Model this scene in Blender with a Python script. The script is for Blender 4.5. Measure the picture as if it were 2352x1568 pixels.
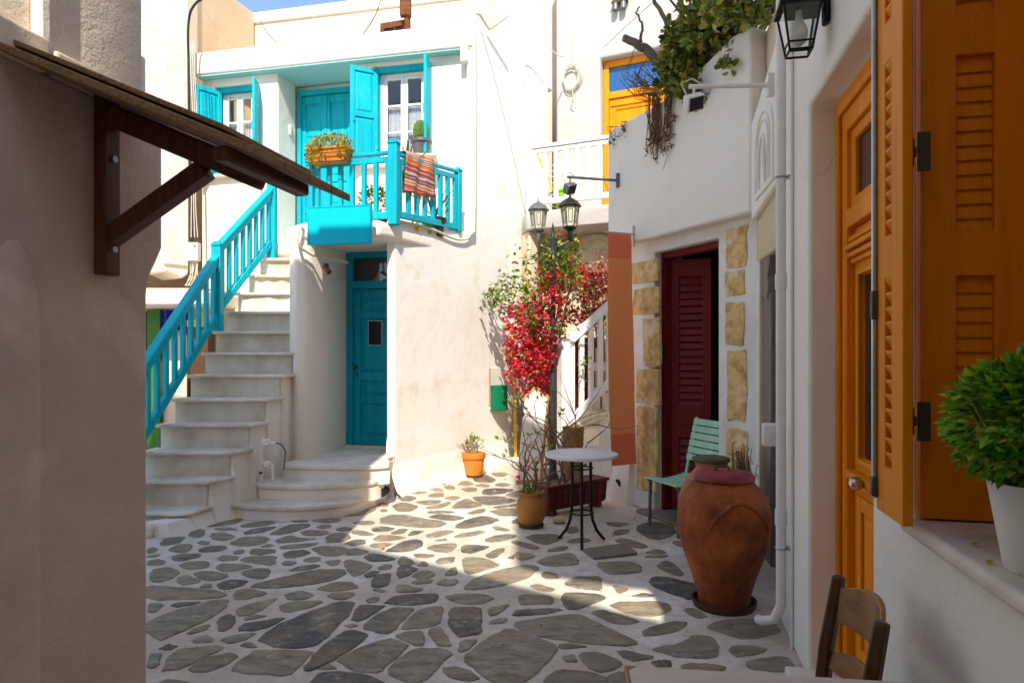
import bpy, math, random
from mathutils import Vector, Matrix
random.seed(7)
R = math.radians
S = bpy.context.scene
for o in list(bpy.data.objects): bpy.data.objects.remove(o)

# ------------------------------------------------------------------ camera, sky, sun, exposure
EYE = 1.5                                   # eye height above the paving
cam_data = bpy.data.cameras.new('camera'); cam = bpy.data.objects.new('camera', cam_data)
S.collection.objects.link(cam); S.camera = cam
cam.location = (0, 0, EYE); cam.rotation_euler = (R(90), 0, 0)
cam_data.sensor_width = 36; cam_data.lens = 24; cam_data.shift_y = 31/2352
cam_data.clip_start = 0.05; cam_data.clip_end = 500

SUN_EL, SUN_TX = 45.0, -0.004                 # the sun stands behind the viewer, light travels along +Y
world = bpy.data.worlds.new('World'); S.world = world; world.use_nodes = True
wn = world.node_tree; bg = wn.nodes['Background']
sky = wn.nodes.new('ShaderNodeTexSky'); sky.sky_type = 'NISHITA'; sky.sun_disc = False
sky.sun_elevation = R(SUN_EL); sky.sun_rotation = R(180) + math.atan(SUN_TX)
sky.air_density = 1.0; sky.dust_density = 0.6; sky.ozone_density = 2.0
wn.links.new(sky.outputs[0], bg.inputs[0]); bg.inputs[1].default_value = 0.15
sd = bpy.data.lights.new('sun', 'SUN'); sd.energy = 3.7; sd.angle = R(0.53); sd.color = (1.0, 0.92, 0.79)
sun = bpy.data.objects.new('sun', sd); S.collection.objects.link(sun)
tv = Vector((SUN_TX, 1, -math.tan(R(SUN_EL)))).normalized()
sun.rotation_euler = tv.to_track_quat('-Z', 'Y').to_euler(); sun.location = (0, -8, 14)
S.view_settings.view_transform = 'Standard'; S.view_settings.look = 'None'
S.view_settings.exposure = 0.92; S.view_settings.gamma = 1.0; S.view_settings.use_curve_mapping = False
S.cycles.max_bounces = 8; S.cycles.diffuse_bounces = 6; S.cycles.glossy_bounces = 2; S.cycles.use_denoising = True

# ------------------------------------------------------------------ mesh helpers
class MB:
    def __init__(s): s.v = []; s.f = []
    def add(s, vs, fs):
        n = len(s.v); s.v += [tuple(p) for p in vs]; s.f += [tuple(i+n for i in f) for f in fs]; return s
    def box(s, x0, x1, y0, y1, z0, z1, M=None):
        c = [(x0,y0,z0),(x1,y0,z0),(x1,y1,z0),(x0,y1,z0),(x0,y0,z1),(x1,y0,z1),(x1,y1,z1),(x0,y1,z1)]
        if M is not None: c = [tuple(M @ Vector(p)) for p in c]
        return s.add(c, [(0,3,2,1),(4,5,6,7),(0,1,5,4),(1,2,6,5),(2,3,7,6),(3,0,4,7)])
    def bar(s, a, b, w, h, up=(0,0,1)):
        a = Vector(a); b = Vector(b); d = (b-a); L = d.length; d.normalize()
        up = Vector(up); x = d.cross(up)
        if x.length < 1e-5: x = d.cross(Vector((1,0,0)))
        x.normalize(); y = x.cross(d)
        M = Matrix((x, d, y)).transposed().to_4x4(); M.translation = a
        return s.box(-w/2, w/2, 0, L, -h/2, h/2, M)
    def tube(s, pts, r, n=8, caps=True):
        pts = [Vector(p) for p in pts]; m = len(pts)
        rs = r if isinstance(r, (list, tuple)) else [r]*m
        base = len(s.v); prev = None
        for i, p in enumerate(pts):
            t = (pts[min(i+1, m-1)] - pts[max(i-1, 0)])
            t = t.normalized() if t.length > 1e-9 else Vector((0,0,1))
            if prev is None:
                a = Vector((0,0,1)) if abs(t.z) < .9 else Vector((1,0,0)); nx = t.cross(a).normalized()
            else:
                nx = prev - t*prev.dot(t); nx = nx.normalized() if nx.length > 1e-6 else t.orthogonal().normalized()
            prev = nx; ny = t.cross(nx)
            for k in range(n):
                a = 2*math.pi*k/n; q = p + (nx*math.cos(a) + ny*math.sin(a))*rs[i]; s.v.append(tuple(q))
        for i in range(m-1):
            for k in range(n):
                k2 = (k+1) % n
                s.f.append((base+i*n+k, base+i*n+k2, base+(i+1)*n+k2, base+(i+1)*n+k))
        if caps:
            s.f.append(tuple(base+k for k in reversed(range(n)))); s.f.append(tuple(base+(m-1)*n+k for k in range(n)))
        return s
    def lathe(s, prof, n=32, c=(0,0,0), squash=1.0):
        base = len(s.v)
        for r, z in prof:
            for k in range(n):
                a = 2*math.pi*k/n; s.v.append((c[0]+r*math.cos(a), c[1]+r*math.sin(a)*squash, c[2]+z))
        for i in range(len(prof)-1):
            for k in range(n):
                k2 = (k+1) % n; s.f.append((base+i*n+k, base+i*n+k2, base+(i+1)*n+k2, base+(i+1)*n+k))
        s.f.append(tuple(base+k for k in reversed(range(n)))); s.f.append(tuple(base+(len(prof)-1)*n+k for k in range(n)))
        return s
    def prism(s, pts, z0, z1):                       # pts: plan outline, counter-clockwise
        a = sum(pts[i][0]*pts[(i+1) % len(pts)][1]-pts[(i+1) % len(pts)][0]*pts[i][1] for i in range(len(pts)))
        if a < 0: pts = pts[::-1]
        n = len(pts); base = len(s.v)
        s.v += [(p[0], p[1], z0) for p in pts] + [(p[0], p[1], z1) for p in pts]
        s.f.append(tuple(base+i for i in reversed(range(n)))); s.f.append(tuple(base+n+i for i in range(n)))
        for i in range(n):
            j = (i+1) % n; s.f.append((base+i, base+j, base+n+j, base+n+i))
        return s
    def plate(s, pts, v0, v1):                       # outline in the (u, z) plane, thick along v
        n = len(pts); base = len(s.v)
        a = sum(pts[i][0]*pts[(i+1) % n][1]-pts[(i+1) % n][0]*pts[i][1] for i in range(n))
        if a < 0: pts = pts[::-1]
        s.v += [(p[0], v0, p[1]) for p in pts] + [(p[0], v1, p[1]) for p in pts]
        s.f.append(tuple(base+i for i in range(n))); s.f.append(tuple(base+n+i for i in reversed(range(n))))
        for i in range(n):
            j = (i+1) % n; s.f.append((base+j, base+i, base+n+i, base+n+j))
        return s
    def wall(s, u0, u1, z0, z1, v0, v1, holes=()):   # wall panel in (u, z), thick from v0 to v1, rectangular holes
        us = sorted({u0, u1} | {h[0] for h in holes} | {h[1] for h in holes})
        zs = sorted({z0, z1} | {h[2] for h in holes} | {h[3] for h in holes})
        us = [u for u in us if u0 <= u <= u1]; zs = [z for z in zs if z0 <= z <= z1]
        solid = lambda i, k: 0 <= i < len(us)-1 and 0 <= k < len(zs)-1 and not any(
            h[0] < (us[i]+us[i+1])/2 < h[1] and h[2] < (zs[k]+zs[k+1])/2 < h[3] for h in holes)
        ix = {}
        def V(i, k, b):
            if (i, k, b) not in ix: ix[(i, k, b)] = len(s.v); s.v.append((us[i], v1 if b else v0, zs[k]))
            return ix[(i, k, b)]
        for i in range(len(us)-1):
            for k in range(len(zs)-1):
                if not solid(i, k): continue
                s.f.append((V(i,k,0), V(i+1,k,0), V(i+1,k+1,0), V(i,k+1,0)))
                s.f.append((V(i,k,1), V(i,k+1,1), V(i+1,k+1,1), V(i+1,k,1)))
                if not solid(i-1, k): s.f.append((V(i,k,0), V(i,k+1,0), V(i,k+1,1), V(i,k,1)))
                if not solid(i+1, k): s.f.append((V(i+1,k,0), V(i+1,k,1), V(i+1,k+1,1), V(i+1,k+1,0)))
                if not solid(i, k-1): s.f.append((V(i,k,0), V(i,k,1), V(i+1,k,1), V(i+1,k,0)))
                if not solid(i, k+1): s.f.append((V(i,k+1,0), V(i+1,k+1,0), V(i+1,k+1,1), V(i,k+1,1)))
        return s
    def leaf(s, p, d, up, L, w):                     # folded leaf of two halves
        p = Vector(p); d = Vector(d).normalized(); up = Vector(up)
        x = d.cross(up); x = x.normalized() if x.length > 1e-5 else d.orthogonal().normalized(); n = x.cross(d)
        m = p + d*L*.5
        return s.add([p, m + x*w*.5 + n*w*.12, p + d*L, m - x*w*.5 + n*w*.12, p + d*L*.55 - n*w*.05],
                     [(0,1,4), (1,2,4), (2,3,4), (3,0,4)])
    def mesh(s, name='mesh'):
        me = bpy.data.meshes.new(name); me.from_pydata(s.v, [], s.f); me.update(); return me

def link(name, me, mat=None, parent=None, bevel=0, seg=2, smooth=False):
    o = bpy.data.objects.new(name, me); S.collection.objects.link(o)
    if mat is not None and not me.materials: me.materials.append(mat)
    if parent is not None: o.parent = parent
    if smooth:
        me.shade_smooth(); me.set_sharp_from_angle(angle=R(smooth if smooth is not True else 40))
    if bevel:
        b = o.modifiers.new('bevel', 'BEVEL'); b.width = bevel; b.segments = seg; b.limit_method = 'ANGLE'; b.angle_limit = R(35)
        me.shade_smooth(); me.set_sharp_from_angle(angle=R(60))
    return o
def part(name, mb, mat, parent, **k): return link(name, mb.mesh(name), mat, parent, **k)
def tag(o, label, cat, group=None):
    o['label'] = label; o['category'] = cat
    if group: o['group'] = group
    return o
def thing(name, label, cat, loc=(0,0,0), rz=0.0, group=None):
    o = bpy.data.objects.new(name, None); S.collection.objects.link(o); o.empty_display_size = .1
    o.location = loc; o.rotation_euler = (0, 0, rz); return tag(o, label, cat, group)
def struct(name, mb, mat, **k):
    o = link(name, mb.mesh(name), mat, **k); o['kind'] = 'structure'; return o
def sub(o, *p): return o

FPX, CX, CY = 1568.0, 1176.0, 815.0        # survey of the photograph: focal length and horizon in its pixels
def at(x, y, d): return Vector(((x-CX)/FPX*d, d, EYE+(CY-y)/FPX*d))
def ground(x, y):
    d = EYE*FPX/(y-CY); return ((x-CX)/FPX*d, d)
class Frame:
    def __init__(s, ox, oy, ang): s.o = Vector((ox, oy)); s.a = ang; s.U = Vector((math.cos(ang), math.sin(ang))); s.V = Vector((-math.sin(ang), math.cos(ang)))
    def u(s, x, v=0.0):                     # where the sight line of picture column x meets the plane v
        r = (x-CX)/FPX; b = s.o + s.V*v; return (r*b.y - b.x)/(s.U.x - r*s.U.y)
    def z(s, x, y, v=0.0):
        p = s.o + s.V*v + s.U*s.u(x, v); return EYE+(CY-y)/FPX*p.y
    def P(s, u, v, z=0.0):
        q = s.o + s.U*u + s.V*v; return Vector((q.x, q.y, z))
    @property
    def loc(s): return (s.o.x, s.o.y, 0)

# ------------------------------------------------------------------ materials
def nt(name):
    m = bpy.data.materials.new(name); m.use_nodes = True; t = m.node_tree; return m, t, t.nodes['Principled BSDF']
def coords(t, kind='Object'):
    c = t.nodes.new('ShaderNodeTexCoord'); return c.outputs[kind]
def noise(t, vec, scale, detail=4, rough=.55, stretch=None):
    n = t.nodes.new('ShaderNodeTexNoise'); n.inputs['Scale'].default_value = scale
    n.inputs['Detail'].default_value = detail; n.inputs['Roughness'].default_value = rough
    if stretch:
        mp = t.nodes.new('ShaderNodeMapping'); mp.inputs['Scale'].default_value = stretch
        t.links.new(vec, mp.inputs[0]); vec = mp.outputs[0]
    t.links.new(vec, n.inputs['Vector']); return n.outputs['Fac']
def ramp(t, fac, stops):
    r = t.nodes.new('ShaderNodeValToRGB'); e = r.color_ramp.elements
    while len(e) < len(stops): e.new(.5)
    for i, (p, c) in enumerate(stops): e[i].position = p; e[i].color = (*c, 1) if len(c) == 3 else c
    t.links.new(fac, r.inputs[0]); return r.outputs[0]
def mix(t, fac, a, b, mode='MIX'):
    m = t.nodes.new('ShaderNodeMix'); m.data_type = 'RGBA'; m.blend_type = mode
    if isinstance(fac, (int, float)): m.inputs[0].default_value = fac
    else: t.links.new(fac, m.inputs[0])
    for i, c in ((6, a), (7, b)):
        if isinstance(c, tuple): m.inputs[i].default_value = (*c, 1)
        else: t.links.new(c, m.inputs[i])
    return m.outputs[2]
def bump(t, b, h, strength, dist=.01):
    n = t.nodes.new('ShaderNodeBump'); n.inputs['Strength'].default_value = strength; n.inputs['Distance'].default_value = dist
    t.links.new(h, n.inputs['Height']); t.links.new(n.outputs[0], b.inputs['Normal']); return n
def addh(t, a, b, wb=1.0):
    m = t.nodes.new('ShaderNodeMath'); m.operation = 'MULTIPLY_ADD'; m.inputs[1].default_value = wb
    t.links.new(b, m.inputs[0]); t.links.new(a, m.inputs[2]); return m.outputs[0]

def plaster(name, col, stain, amount=.5, scale=1.1, fine=70, fstr=.35, streak=True, rough=.85, spots=None, cracks=0, dirt=.25, spot_scale=2.3):
    m, t, b = nt(name); c = coords(t)
    big = noise(t, c, scale, 6, .6); c1 = mix(t, ramp(t, big, [(.42, (0,0,0)), (.72, (amount,)*3)]), col, stain)
    if streak:
        st = noise(t, c, 3.2, 5, .6, (1, 1, .18))
        c1 = mix(t, ramp(t, st, [(.55, (0,0,0)), (.8, (amount*.6,)*3)]), c1, tuple(x*.86 for x in stain))
    if spots:
        sp = noise(t, c, spot_scale, 4, .6); c1 = mix(t, ramp(t, sp, [(.56, (0,0,0)), (.66, (.65,)*3)]), c1, spots)
    if dirt:
        df = noise(t, c, 14, 6, .75); c1 = mix(t, ramp(t, df, [(.60, (0,0,0)), (.78, (dirt,)*3)]), c1, tuple(x*.62 for x in stain))
    h = addh(t, noise(t, c, 4.5, 4, .6), noise(t, c, fine, 4, .65), .25)
    if cracks:
        nz = t.nodes.new('ShaderNodeTexNoise'); nz.inputs['Scale'].default_value = 2.5; nz.inputs['Detail'].default_value = 5; t.links.new(c, nz.inputs['Vector'])
        va = t.nodes.new('ShaderNodeVectorMath'); va.operation = 'MULTIPLY_ADD'; va.inputs[1].default_value = (.5, .5, .5); t.links.new(nz.outputs['Color'], va.inputs[0]); t.links.new(c, va.inputs[2])
        vo = t.nodes.new('ShaderNodeTexVoronoi'); vo.feature = 'DISTANCE_TO_EDGE'; vo.inputs['Scale'].default_value = cracks; t.links.new(va.outputs[0], vo.inputs['Vector'])
        ln = ramp(t, vo.outputs['Distance'], [(0, (1,1,1)), (.004, (0,0,0))]); mk = ramp(t, noise(t, c, 1.1, 2, .5), [(.57, (0,0,0)), (.66, (.4,)*3)])
        cm = mix(t, 1.0, ln, mk, 'MULTIPLY'); c1 = mix(t, cm, c1, tuple(x*.45 for x in stain))
    t.links.new(c1, b.inputs['Base Color']); b.inputs['Roughness'].default_value = rough
    b.inputs['Specular IOR Level'].default_value = .2
    bump(t, b, h, fstr, .025); return m
def paint(name, col, dark=None, rough=.55, scale=6, wear=.35, grain=True, chip=None, spec=.15):
    m, t, b = nt(name); c = coords(t); dark = dark or tuple(x*.72 for x in col)
    g = noise(t, c, scale, 5, .6, (1, 1, .12) if grain else None)
    c1 = mix(t, ramp(t, g, [(.35, (0,0,0)), (.75, (wear,)*3)]), col, dark)
    pale = noise(t, c, scale*.35, 3, .6); c1 = mix(t, ramp(t, pale, [(.5, (0,0,0)), (.8, (wear*.5,)*3)]), c1, tuple(min(1, x*1.25+.02) for x in col))
    br_ = noise(t, c, 22, 4, .7, (1, 1, .06)); c1 = mix(t, ramp(t, br_, [(.48, (0,0,0)), (.75, (wear*.55,)*3)]), c1, tuple(x*.55 for x in dark))
    if chip:
        cp = noise(t, c, 26, 4, .7); c1 = mix(t, ramp(t, cp, [(.66, (0,0,0)), (.69, (1,)*3)]), c1, chip)
    t.links.new(c1, b.inputs['Base Color']); b.inputs['Roughness'].default_value = rough
    b.inputs['Specular IOR Level'].default_value = spec
    bump(t, b, noise(t, c, 40, 3, .6, (1, 1, .1) if grain else None), .12, .004); return m
def wood(name, a, b_, rough=.5, stretch=(14, 14, 1.2), spec=.3):
    m, t, b = nt(name); c = coords(t); g = noise(t, c, 3.5, 6, .62, stretch)
    t.links.new(ramp(t, g, [(.3, a), (.55, tuple((x+y)/2 for x, y in zip(a, b_))), (.78, b_)]), b.inputs['Base Color'])
    b.inputs['Roughness'].default_value = rough; b.inputs['Specular IOR Level'].default_value = spec
    bump(t, b, g, .25, .004); return m
def plain(name, col, rough=.5, metal=0.0, var=.25, scale=9):
    m, t, b = nt(name); c = coords(t); n_ = noise(t, c, scale, 4, .6)
    t.links.new(mix(t, ramp(t, n_, [(.4, (0,0,0)), (.75, (1,)*3)]), col, tuple(x*(1-var) for x in col)), b.inputs['Base Color'])
    b.inputs['Roughness'].default_value = rough; b.inputs['Metallic'].default_value = metal; b.inputs['Specular IOR Level'].default_value = .25
    bump(t, b, noise(t, c, 60, 2, .5), .08, .003); return m
def leafy(name, stops, rough=.5, trans=.25):
    m, t, b = nt(name); g = t.nodes.new('ShaderNodeNewGeometry')
    col = ramp(t, g.outputs['Random Per Island'], stops)
    t.links.new(col, b.inputs['Base Color']); b.inputs['Roughness'].default_value = rough
    tr = t.nodes.new('ShaderNodeBsdfTranslucent'); t.links.new(col, tr.inputs[0])
    mx = t.nodes.new('ShaderNodeMixShader'); mx.inputs[0].default_value = trans
    t.links.new(b.outputs[0], mx.inputs[1]); t.links.new(tr.outputs[0], mx.inputs[2])
    t.links.new(mx.outputs[0], t.nodes['Material Output'].inputs['Surface']); return m
def glass_pane(name, tint=(.02, .025, .03), rough=.05):
    m, t, b = nt(name); b.inputs['Base Color'].default_value = (*tint, 1); b.inputs['Roughness'].default_value = rough
    b.inputs['Specular IOR Level'].default_value = .8; return m
def clear_glass(name, tint=(.9, .95, .95)):
    m, t, b = nt(name); m.use_transparent_shadow = True; tr = t.nodes.new('ShaderNodeBsdfTransparent'); tr.inputs[0].default_value = (*tint, 1)
    gl = t.nodes.new('ShaderNodeBsdfGlossy'); gl.inputs['Roughness'].default_value = .04
    lw = t.nodes.new('ShaderNodeLayerWeight'); lw.inputs[0].default_value = .25; mx = t.nodes.new('ShaderNodeMixShader')
    fr = t.nodes.new('ShaderNodeMath'); fr.operation = 'MULTIPLY_ADD'; fr.inputs[1].default_value = .5; fr.inputs[2].default_value = .05; t.links.new(lw.outputs['Facing'], fr.inputs[0])
    t.links.new(fr.outputs[0], mx.inputs[0]); t.links.new(tr.outputs[0], mx.inputs[1]); t.links.new(gl.outputs[0], mx.inputs[2])
    t.links.new(mx.outputs[0], t.nodes['Material Output'].inputs['Surface']); return m

M = {}
M['white'] = plaster('whitewash', (.84, .79, .71), (.76, .67, .55), .55, .9, fstr=.5)
M['white2'] = plaster('whitewash_clean', (.83, .78, .69), (.75, .68, .575), .5, 1.0, fstr=.45, cracks=.5)
M['white_lit'] = plaster('sunlit_wash_toned_down', (.50, .48, .45), (.45, .42, .375), .5, 1.0, fstr=.45, cracks=.5)  # whitewash copy darkened to hold down the glare of the sunlit house
M['white_worn'] = plaster('whitewash_worn', (.78, .74, .68), (.56, .49, .40), .6, 2.0, fstr=.8, cracks=1.2)
M['stain_white'] = plaster('whitewash_stained', (.86, .845, .81), (.74, .66, .55), .45, 1.3, fstr=.35, cracks=.7, spots=(.76, .66, .52))
M['cream'] = plaster('cream_render', (.72, .60, .465), (.62, .45, .28), .7, .8)
M['beige'] = plaster('beige_render', (.70, .52, .34), (.62, .42, .22), .6, 1.2)
M['left_low'] = plaster('dusty_pink_plaster', (.655, .525, .44), (.52, .40, .32), .75, 1.9, fine=60, fstr=.6, cracks=.6, spots=(.82, .65, .55))
M['stucco'] = plaster('rough_stucco', (.74, .64, .52), (.62, .52, .41), .5, 1.5, fine=85, fstr=1.0)
M['marble'] = plaster('worn_marble', (.76, .70, .60), (.50, .41, .29), .85, 3.4, fine=40, fstr=.3, rough=.5)
M['riser'] = plaster('stair_riser', (.64, .60, .53), (.44, .37, .26), .95, 3.0, fine=40, fstr=.3)
M['turq'] = paint('turquoise_paint', (.003, .45, .55), (.002, .30, .41), .5, 5, .9)
M['turq_old'] = paint('turquoise_paint_weathered', (.003, .46, .56), (.002, .33, .44), .5, 5, .7, chip=(.45, .40, .33))
M['blue_door'] = paint('blue_door_paint', (.003, .36, .50), (.002, .22, .34), .5, 5, .8)
M['soffit'] = plaster('ceiling_turquoise_bounce', (.30, .60, .60), (.24, .52, .53), .5, 1.5, streak=False)  # turquoise bounce light is put into the ceiling colour
M['sign_blue'] = paint('sign_blue', (.0, .50, .66), (.0, .46, .61), .45, 1.2, .3, grain=False)
M['orange'] = paint('ochre_orange_paint', (.82, .265, .006), (.64, .18, .004), .5, 4, .75)
M['orange_lit'] = paint('orange_door_paint', (.80, .29, .008), (.68, .22, .006), .35, 4, .6)
M['red_door'] = paint('oxblood_paint', (.17, .014, .012), (.10, .009, .008), .35, 4, .6)
M['maroon'] = paint('maroon_planter', (.12, .02, .016), (.07, .012, .01), .4, 8, .7, grain=False, chip=(.30, .17, .13))
M['white_paint'] = paint('white_paint', (.80, .79, .76), (.70, .68, .63), .4, 5, .4)
M['white_frame'] = paint('white_window_paint', (.78, .77, .73), (.60, .56, .48), .45, 9, .6)
M['black'] = plain('black_iron', (.014, .014, .014), .5, .3)
M['grey_metal'] = plain('grey_metal', (.16, .17, .17), .45, .6); M['pole'] = plain('dark_pole_paint', (.045, .047, .05), .45, .3)
M['alu'] = plain('aluminium', (.45, .46, .47), .35, .8)
M['steel_dark'] = plain('aged_hinge_metal', (.10, .085, .06), .45, .6)
M['nickel'] = plain('brushed_nickel', (.55, .53, .50), .25, 1.0)
M['dark_wood'] = wood('dark_brown_wood', (.055, .020, .008), (.17, .065, .024), .42)
M['plank'] = wood('weathered_plank', (.13, .07, .032), (.40, .24, .11), .6, (3, 30, 30))
M['old_wood'] = wood('grey_old_wood', (.16, .13, .11), (.30, .26, .22), .8)
M['chair_wood'] = wood('chair_brown', (.05, .018, .007), (.13, .05, .018), .38)
M['chair_light'] = wood('chair_light_brown', (.20, .085, .030), (.36, .17, .065), .35, (2, 14, 14))
M['table_top'] = wood('pale_table_board', (.60, .50, .40), (.70, .61, .51), .45, (1.2, 18, 18))
M['mint'] = paint('mint_paint', (.42, .68, .47), (.31, .56, .37), .5, 8, .6)
M['terracotta'] = plaster('terracotta', (.46, .135, .042), (.12, .036, .016), .95, 4.0, fine=60, fstr=.5, rough=.7, spots=(.50, .25, .12), dirt=.7)
M['terra_pink'] = plaster('pinkish_terracotta', (.42, .17, .10), (.28, .11, .07), .6, 5, fine=50, fstr=.2, rough=.75)
M['orange_pot'] = plain('orange_clay', (.62, .20, .025), .6, 0, .25)
M['ochre_pot'] = plain('ochre_clay', (.42, .19, .045), .65, 0, .45, 6)
M['brown_clay'] = plain('brown_clay', (.10, .038, .018), .6, 0, .4)
M['red_lid'] = plain('faded_red_lid', (.30, .045, .045), .6, 0, .45, 14)
M['lichen'] = plain('lichen_slate', (.13, .12, .07), .9, 0, .5, 20)
M['soil'] = plain('soil', (.05, .035, .022), .95, 0, .5, 30)
M['quoin'] = plaster('sandstone', (.72, .48, .20), (.33, .19, .07), 1.0, 9, fine=30, fstr=1.5, dirt=1.0, spot_scale=5, rough=.9, spots=(.80, .68, .48))
M['sandstone'] = plaster('sandy_lintel', (.62, .50, .32), (.50, .37, .20), .6, 3, fine=45, fstr=.5)
M['banner'] = plain('orange_banner', (.95, .34, .13), .85, 0, .06, 2)
M['banner_hem'] = plain('red_orange_banner_hem', (.86, .21, .10), .85, 0, .1, 3)
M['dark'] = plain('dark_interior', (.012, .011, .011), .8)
M['interior'] = plain('shadowy_room', (.06, .05, .04), .9)
M['glass'] = glass_pane('dark_window_glass'); M['glass_blue'] = glass_pane('blue_tinted_glass', (.02, .09, .26))  # the blue is put into the second pane's base colour
M['lamp_glass'] = clear_glass('lantern_glass'); M['frost'] = plain('pale_lantern_glass', (.55, .55, .42), .3)
M['bulb'] = plain('bulb_white', (.75, .66, .60), .4)
M['curtain'] = plain('white_curtain', (.75, .75, .76), .9, 0, .2, 20)
M['cable_w'] = plain('white_cable', (.62, .56, .46), .6); M['cable_k'] = plain('black_cable', (.015, .014, .013), .6)
M['pvc'] = plain('white_pvc', (.76, .73, .68), .4, 0, .08); M['plastic'] = plain('ivory_plastic', (.66, .62, .54), .5)
M['rust'] = plain('rusty_iron', (.20, .075, .03), .85, .2, .6, 18)
M['lime'] = plain('lime_plastic', (.25, .62, .01), .35); M['yellow'] = plain('yellow_stick', (.80, .50, .02), .4)
M['green_can'] = plain('green_enamel', (.005, .16, .07), .3); M['blue_cloth'] = plain('blue_cloth', (.01, .03, .25), .8)
M['green_paint'] = plain('green_frame_paint', (.04, .16, .02), .5); M['brown_door'] = wood('brown_door_wood', (.05, .02, .007), (.13, .055, .02))
M['wicker'] = plain('wicker', (.25, .13, .05), .8, 0, .6, 40); M['bark'] = plain('grey_bark', (.20, .16, .13), .9, 0, .5, 25)
M['twig'] = plain('dry_twig', (.22, .145, .07), .85, 0, .45, 30); M['straw'] = plain('dry_roots', (.22, .12, .045), .95, 0, .5, 30)
M['canvas_white'] = plain('white_board', (.78, .73, .64), .7, 0, .06); M['board_wood'] = wood('board_edge_wood', (.30, .17, .08), (.48, .30, .14))
M['white_table'] = plain('white_table_paint', (.72, .72, .70), .45, 0, .18, 6)
M['slate_board'] = plain('black_notice', (.016, .016, .018), .5)
M['plate'] = plain('pale_disc', (.62, .58, .42), .5)
M['green_leaf'] = leafy('basil_leaf', [(0, (.05, .18, .008)), (.35, (.12, .36, .014)), (.75, (.26, .50, .022)), (1, (.56, .54, .05))], .6, .4)
M['bg_leaf'] = leafy('bougainvillea_leaf', [(0, (.05, .12, .012)), (.45, (.16, .27, .03)), (.85, (.36, .42, .06)), (1, (.50, .38, .07))])
M['bract'] = leafy('bougainvillea_bract', [(0, (.36, .006, .014)), (.6, (.66, .014, .035)), (1, (.82, .06, .12))], .6, .35)
M['succulent'] = leafy('jade_leaf', [(0, (.06, .10, .01)), (.5, (.20, .25, .025)), (.85, (.38, .37, .05)), (1, (.46, .27, .04))], .35, .08)
M['sedum'] = leafy('yellow_sedum', [(0, (.14, .16, .01)), (.5, (.36, .36, .015)), (.85, (.52, .42, .02)), (1, (.45, .20, .03))])
M['bush'] = leafy('box_bush_leaf', [(0, (.05, .14, .008)), (.6, (.16, .30, .015)), (1, (.34, .42, .04))])
M['agave'] = leafy('agave_blade', [(0, (.08, .13, .05)), (1, (.26, .30, .12))])
M['cactus'] = plain('cactus_green', (.10, .17, .03), .7, 0, .5, 25)
M['aqua_petal'] = leafy('aqua_petal', [(0, (.05, .35, .50)), (1, (.20, .55, .65))])
M['pink_petal'] = leafy('pink_petal', [(0, (.55, .22, .40)), (.6, (.65, .45, .12)), (1, (.70, .55, .60))])

def mortar_mat():
    m, t, b = nt('whitewashed_joint'); c = coords(t)
    big = noise(t, c, .9, 5, .6); fine_ = noise(t, c, 9, 6, .7)
    c1 = mix(t, ramp(t, big, [(.38, (0,0,0)), (.58, (.95,)*3)]), (.82, .76, .675), (.62, .505, .40))
    c1 = mix(t, ramp(t, fine_, [(.46, (0,0,0)), (.64, (.75,)*3)]), c1, (.54, .45, .37))
    sp = noise(t, c, 45, 3, .7); c1 = mix(t, ramp(t, sp, [(.62, (0,0,0)), (.72, (.6,)*3)]), c1, (.22, .17, .13))
    t.links.new(c1, b.inputs['Base Color']); b.inputs['Roughness'].default_value = .85; b.inputs['Specular IOR Level'].default_value = .25
    bump(t, b, addh(t, fine_, sp, .5), 1.0, .02); return m
def stone_mat():
    m, t, b = nt('paving_slate'); c = coords(t); oi = t.nodes.new('ShaderNodeObjectInfo')
    base = ramp(t, oi.outputs['Random'], [(0, (.085, .083, .078)), (.16, (.14, .132, .112)), (.4, (.27, .235, .165)), (.75, (.35, .295, .205)), (1, (.26, .205, .145))])
    lay = noise(t, c, 6, 8, .72, (1, 2.6, 1)); cl = noise(t, c, 3.4, 6, .65)
    c1 = mix(t, ramp(t, lay, [(.40, (0,0,0)), (.68, (.75,)*3)]), base, (.055, .05, .043))
    c1 = mix(t, ramp(t, cl, [(.47, (0,0,0)), (.66, (.7,)*3)]), c1, (.30, .215, .125))
    sc = noise(t, c, 22, 6, .75); c1 = mix(t, ramp(t, sc, [(.60, (0,0,0)), (.70, (.6,)*3)]), c1, (.40, .34, .27))
    ws = noise(t, c, 7, 7, .78); c1 = mix(t, ramp(t, ws, [(.54, (0,0,0)), (.64, (.5,)*3)]), c1, (.50, .45, .38))
    cleft = ramp(t, noise(t, c, 3.2, 7, .66, (1, 2.2, 1)), [(.36, (0,0,0)), (.38, (.4,)*3), (.50, (.45,)*3), (.515, (.8,)*3), (.64, (.85,)*3), (.65, (1,)*3)])
    t.links.new(c1, b.inputs['Base Color'])
    t.links.new(ramp(t, lay, [(.3, (.48,)*3), (.8, (.75,)*3)]), b.inputs['Roughness'])
    b.inputs['Specular IOR Level'].default_value = .4
    bump(t, b, addh(t, addh(t, lay, noise(t, c, 40, 4, .7), .35), cleft, .9), .8, .014); return m
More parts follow.
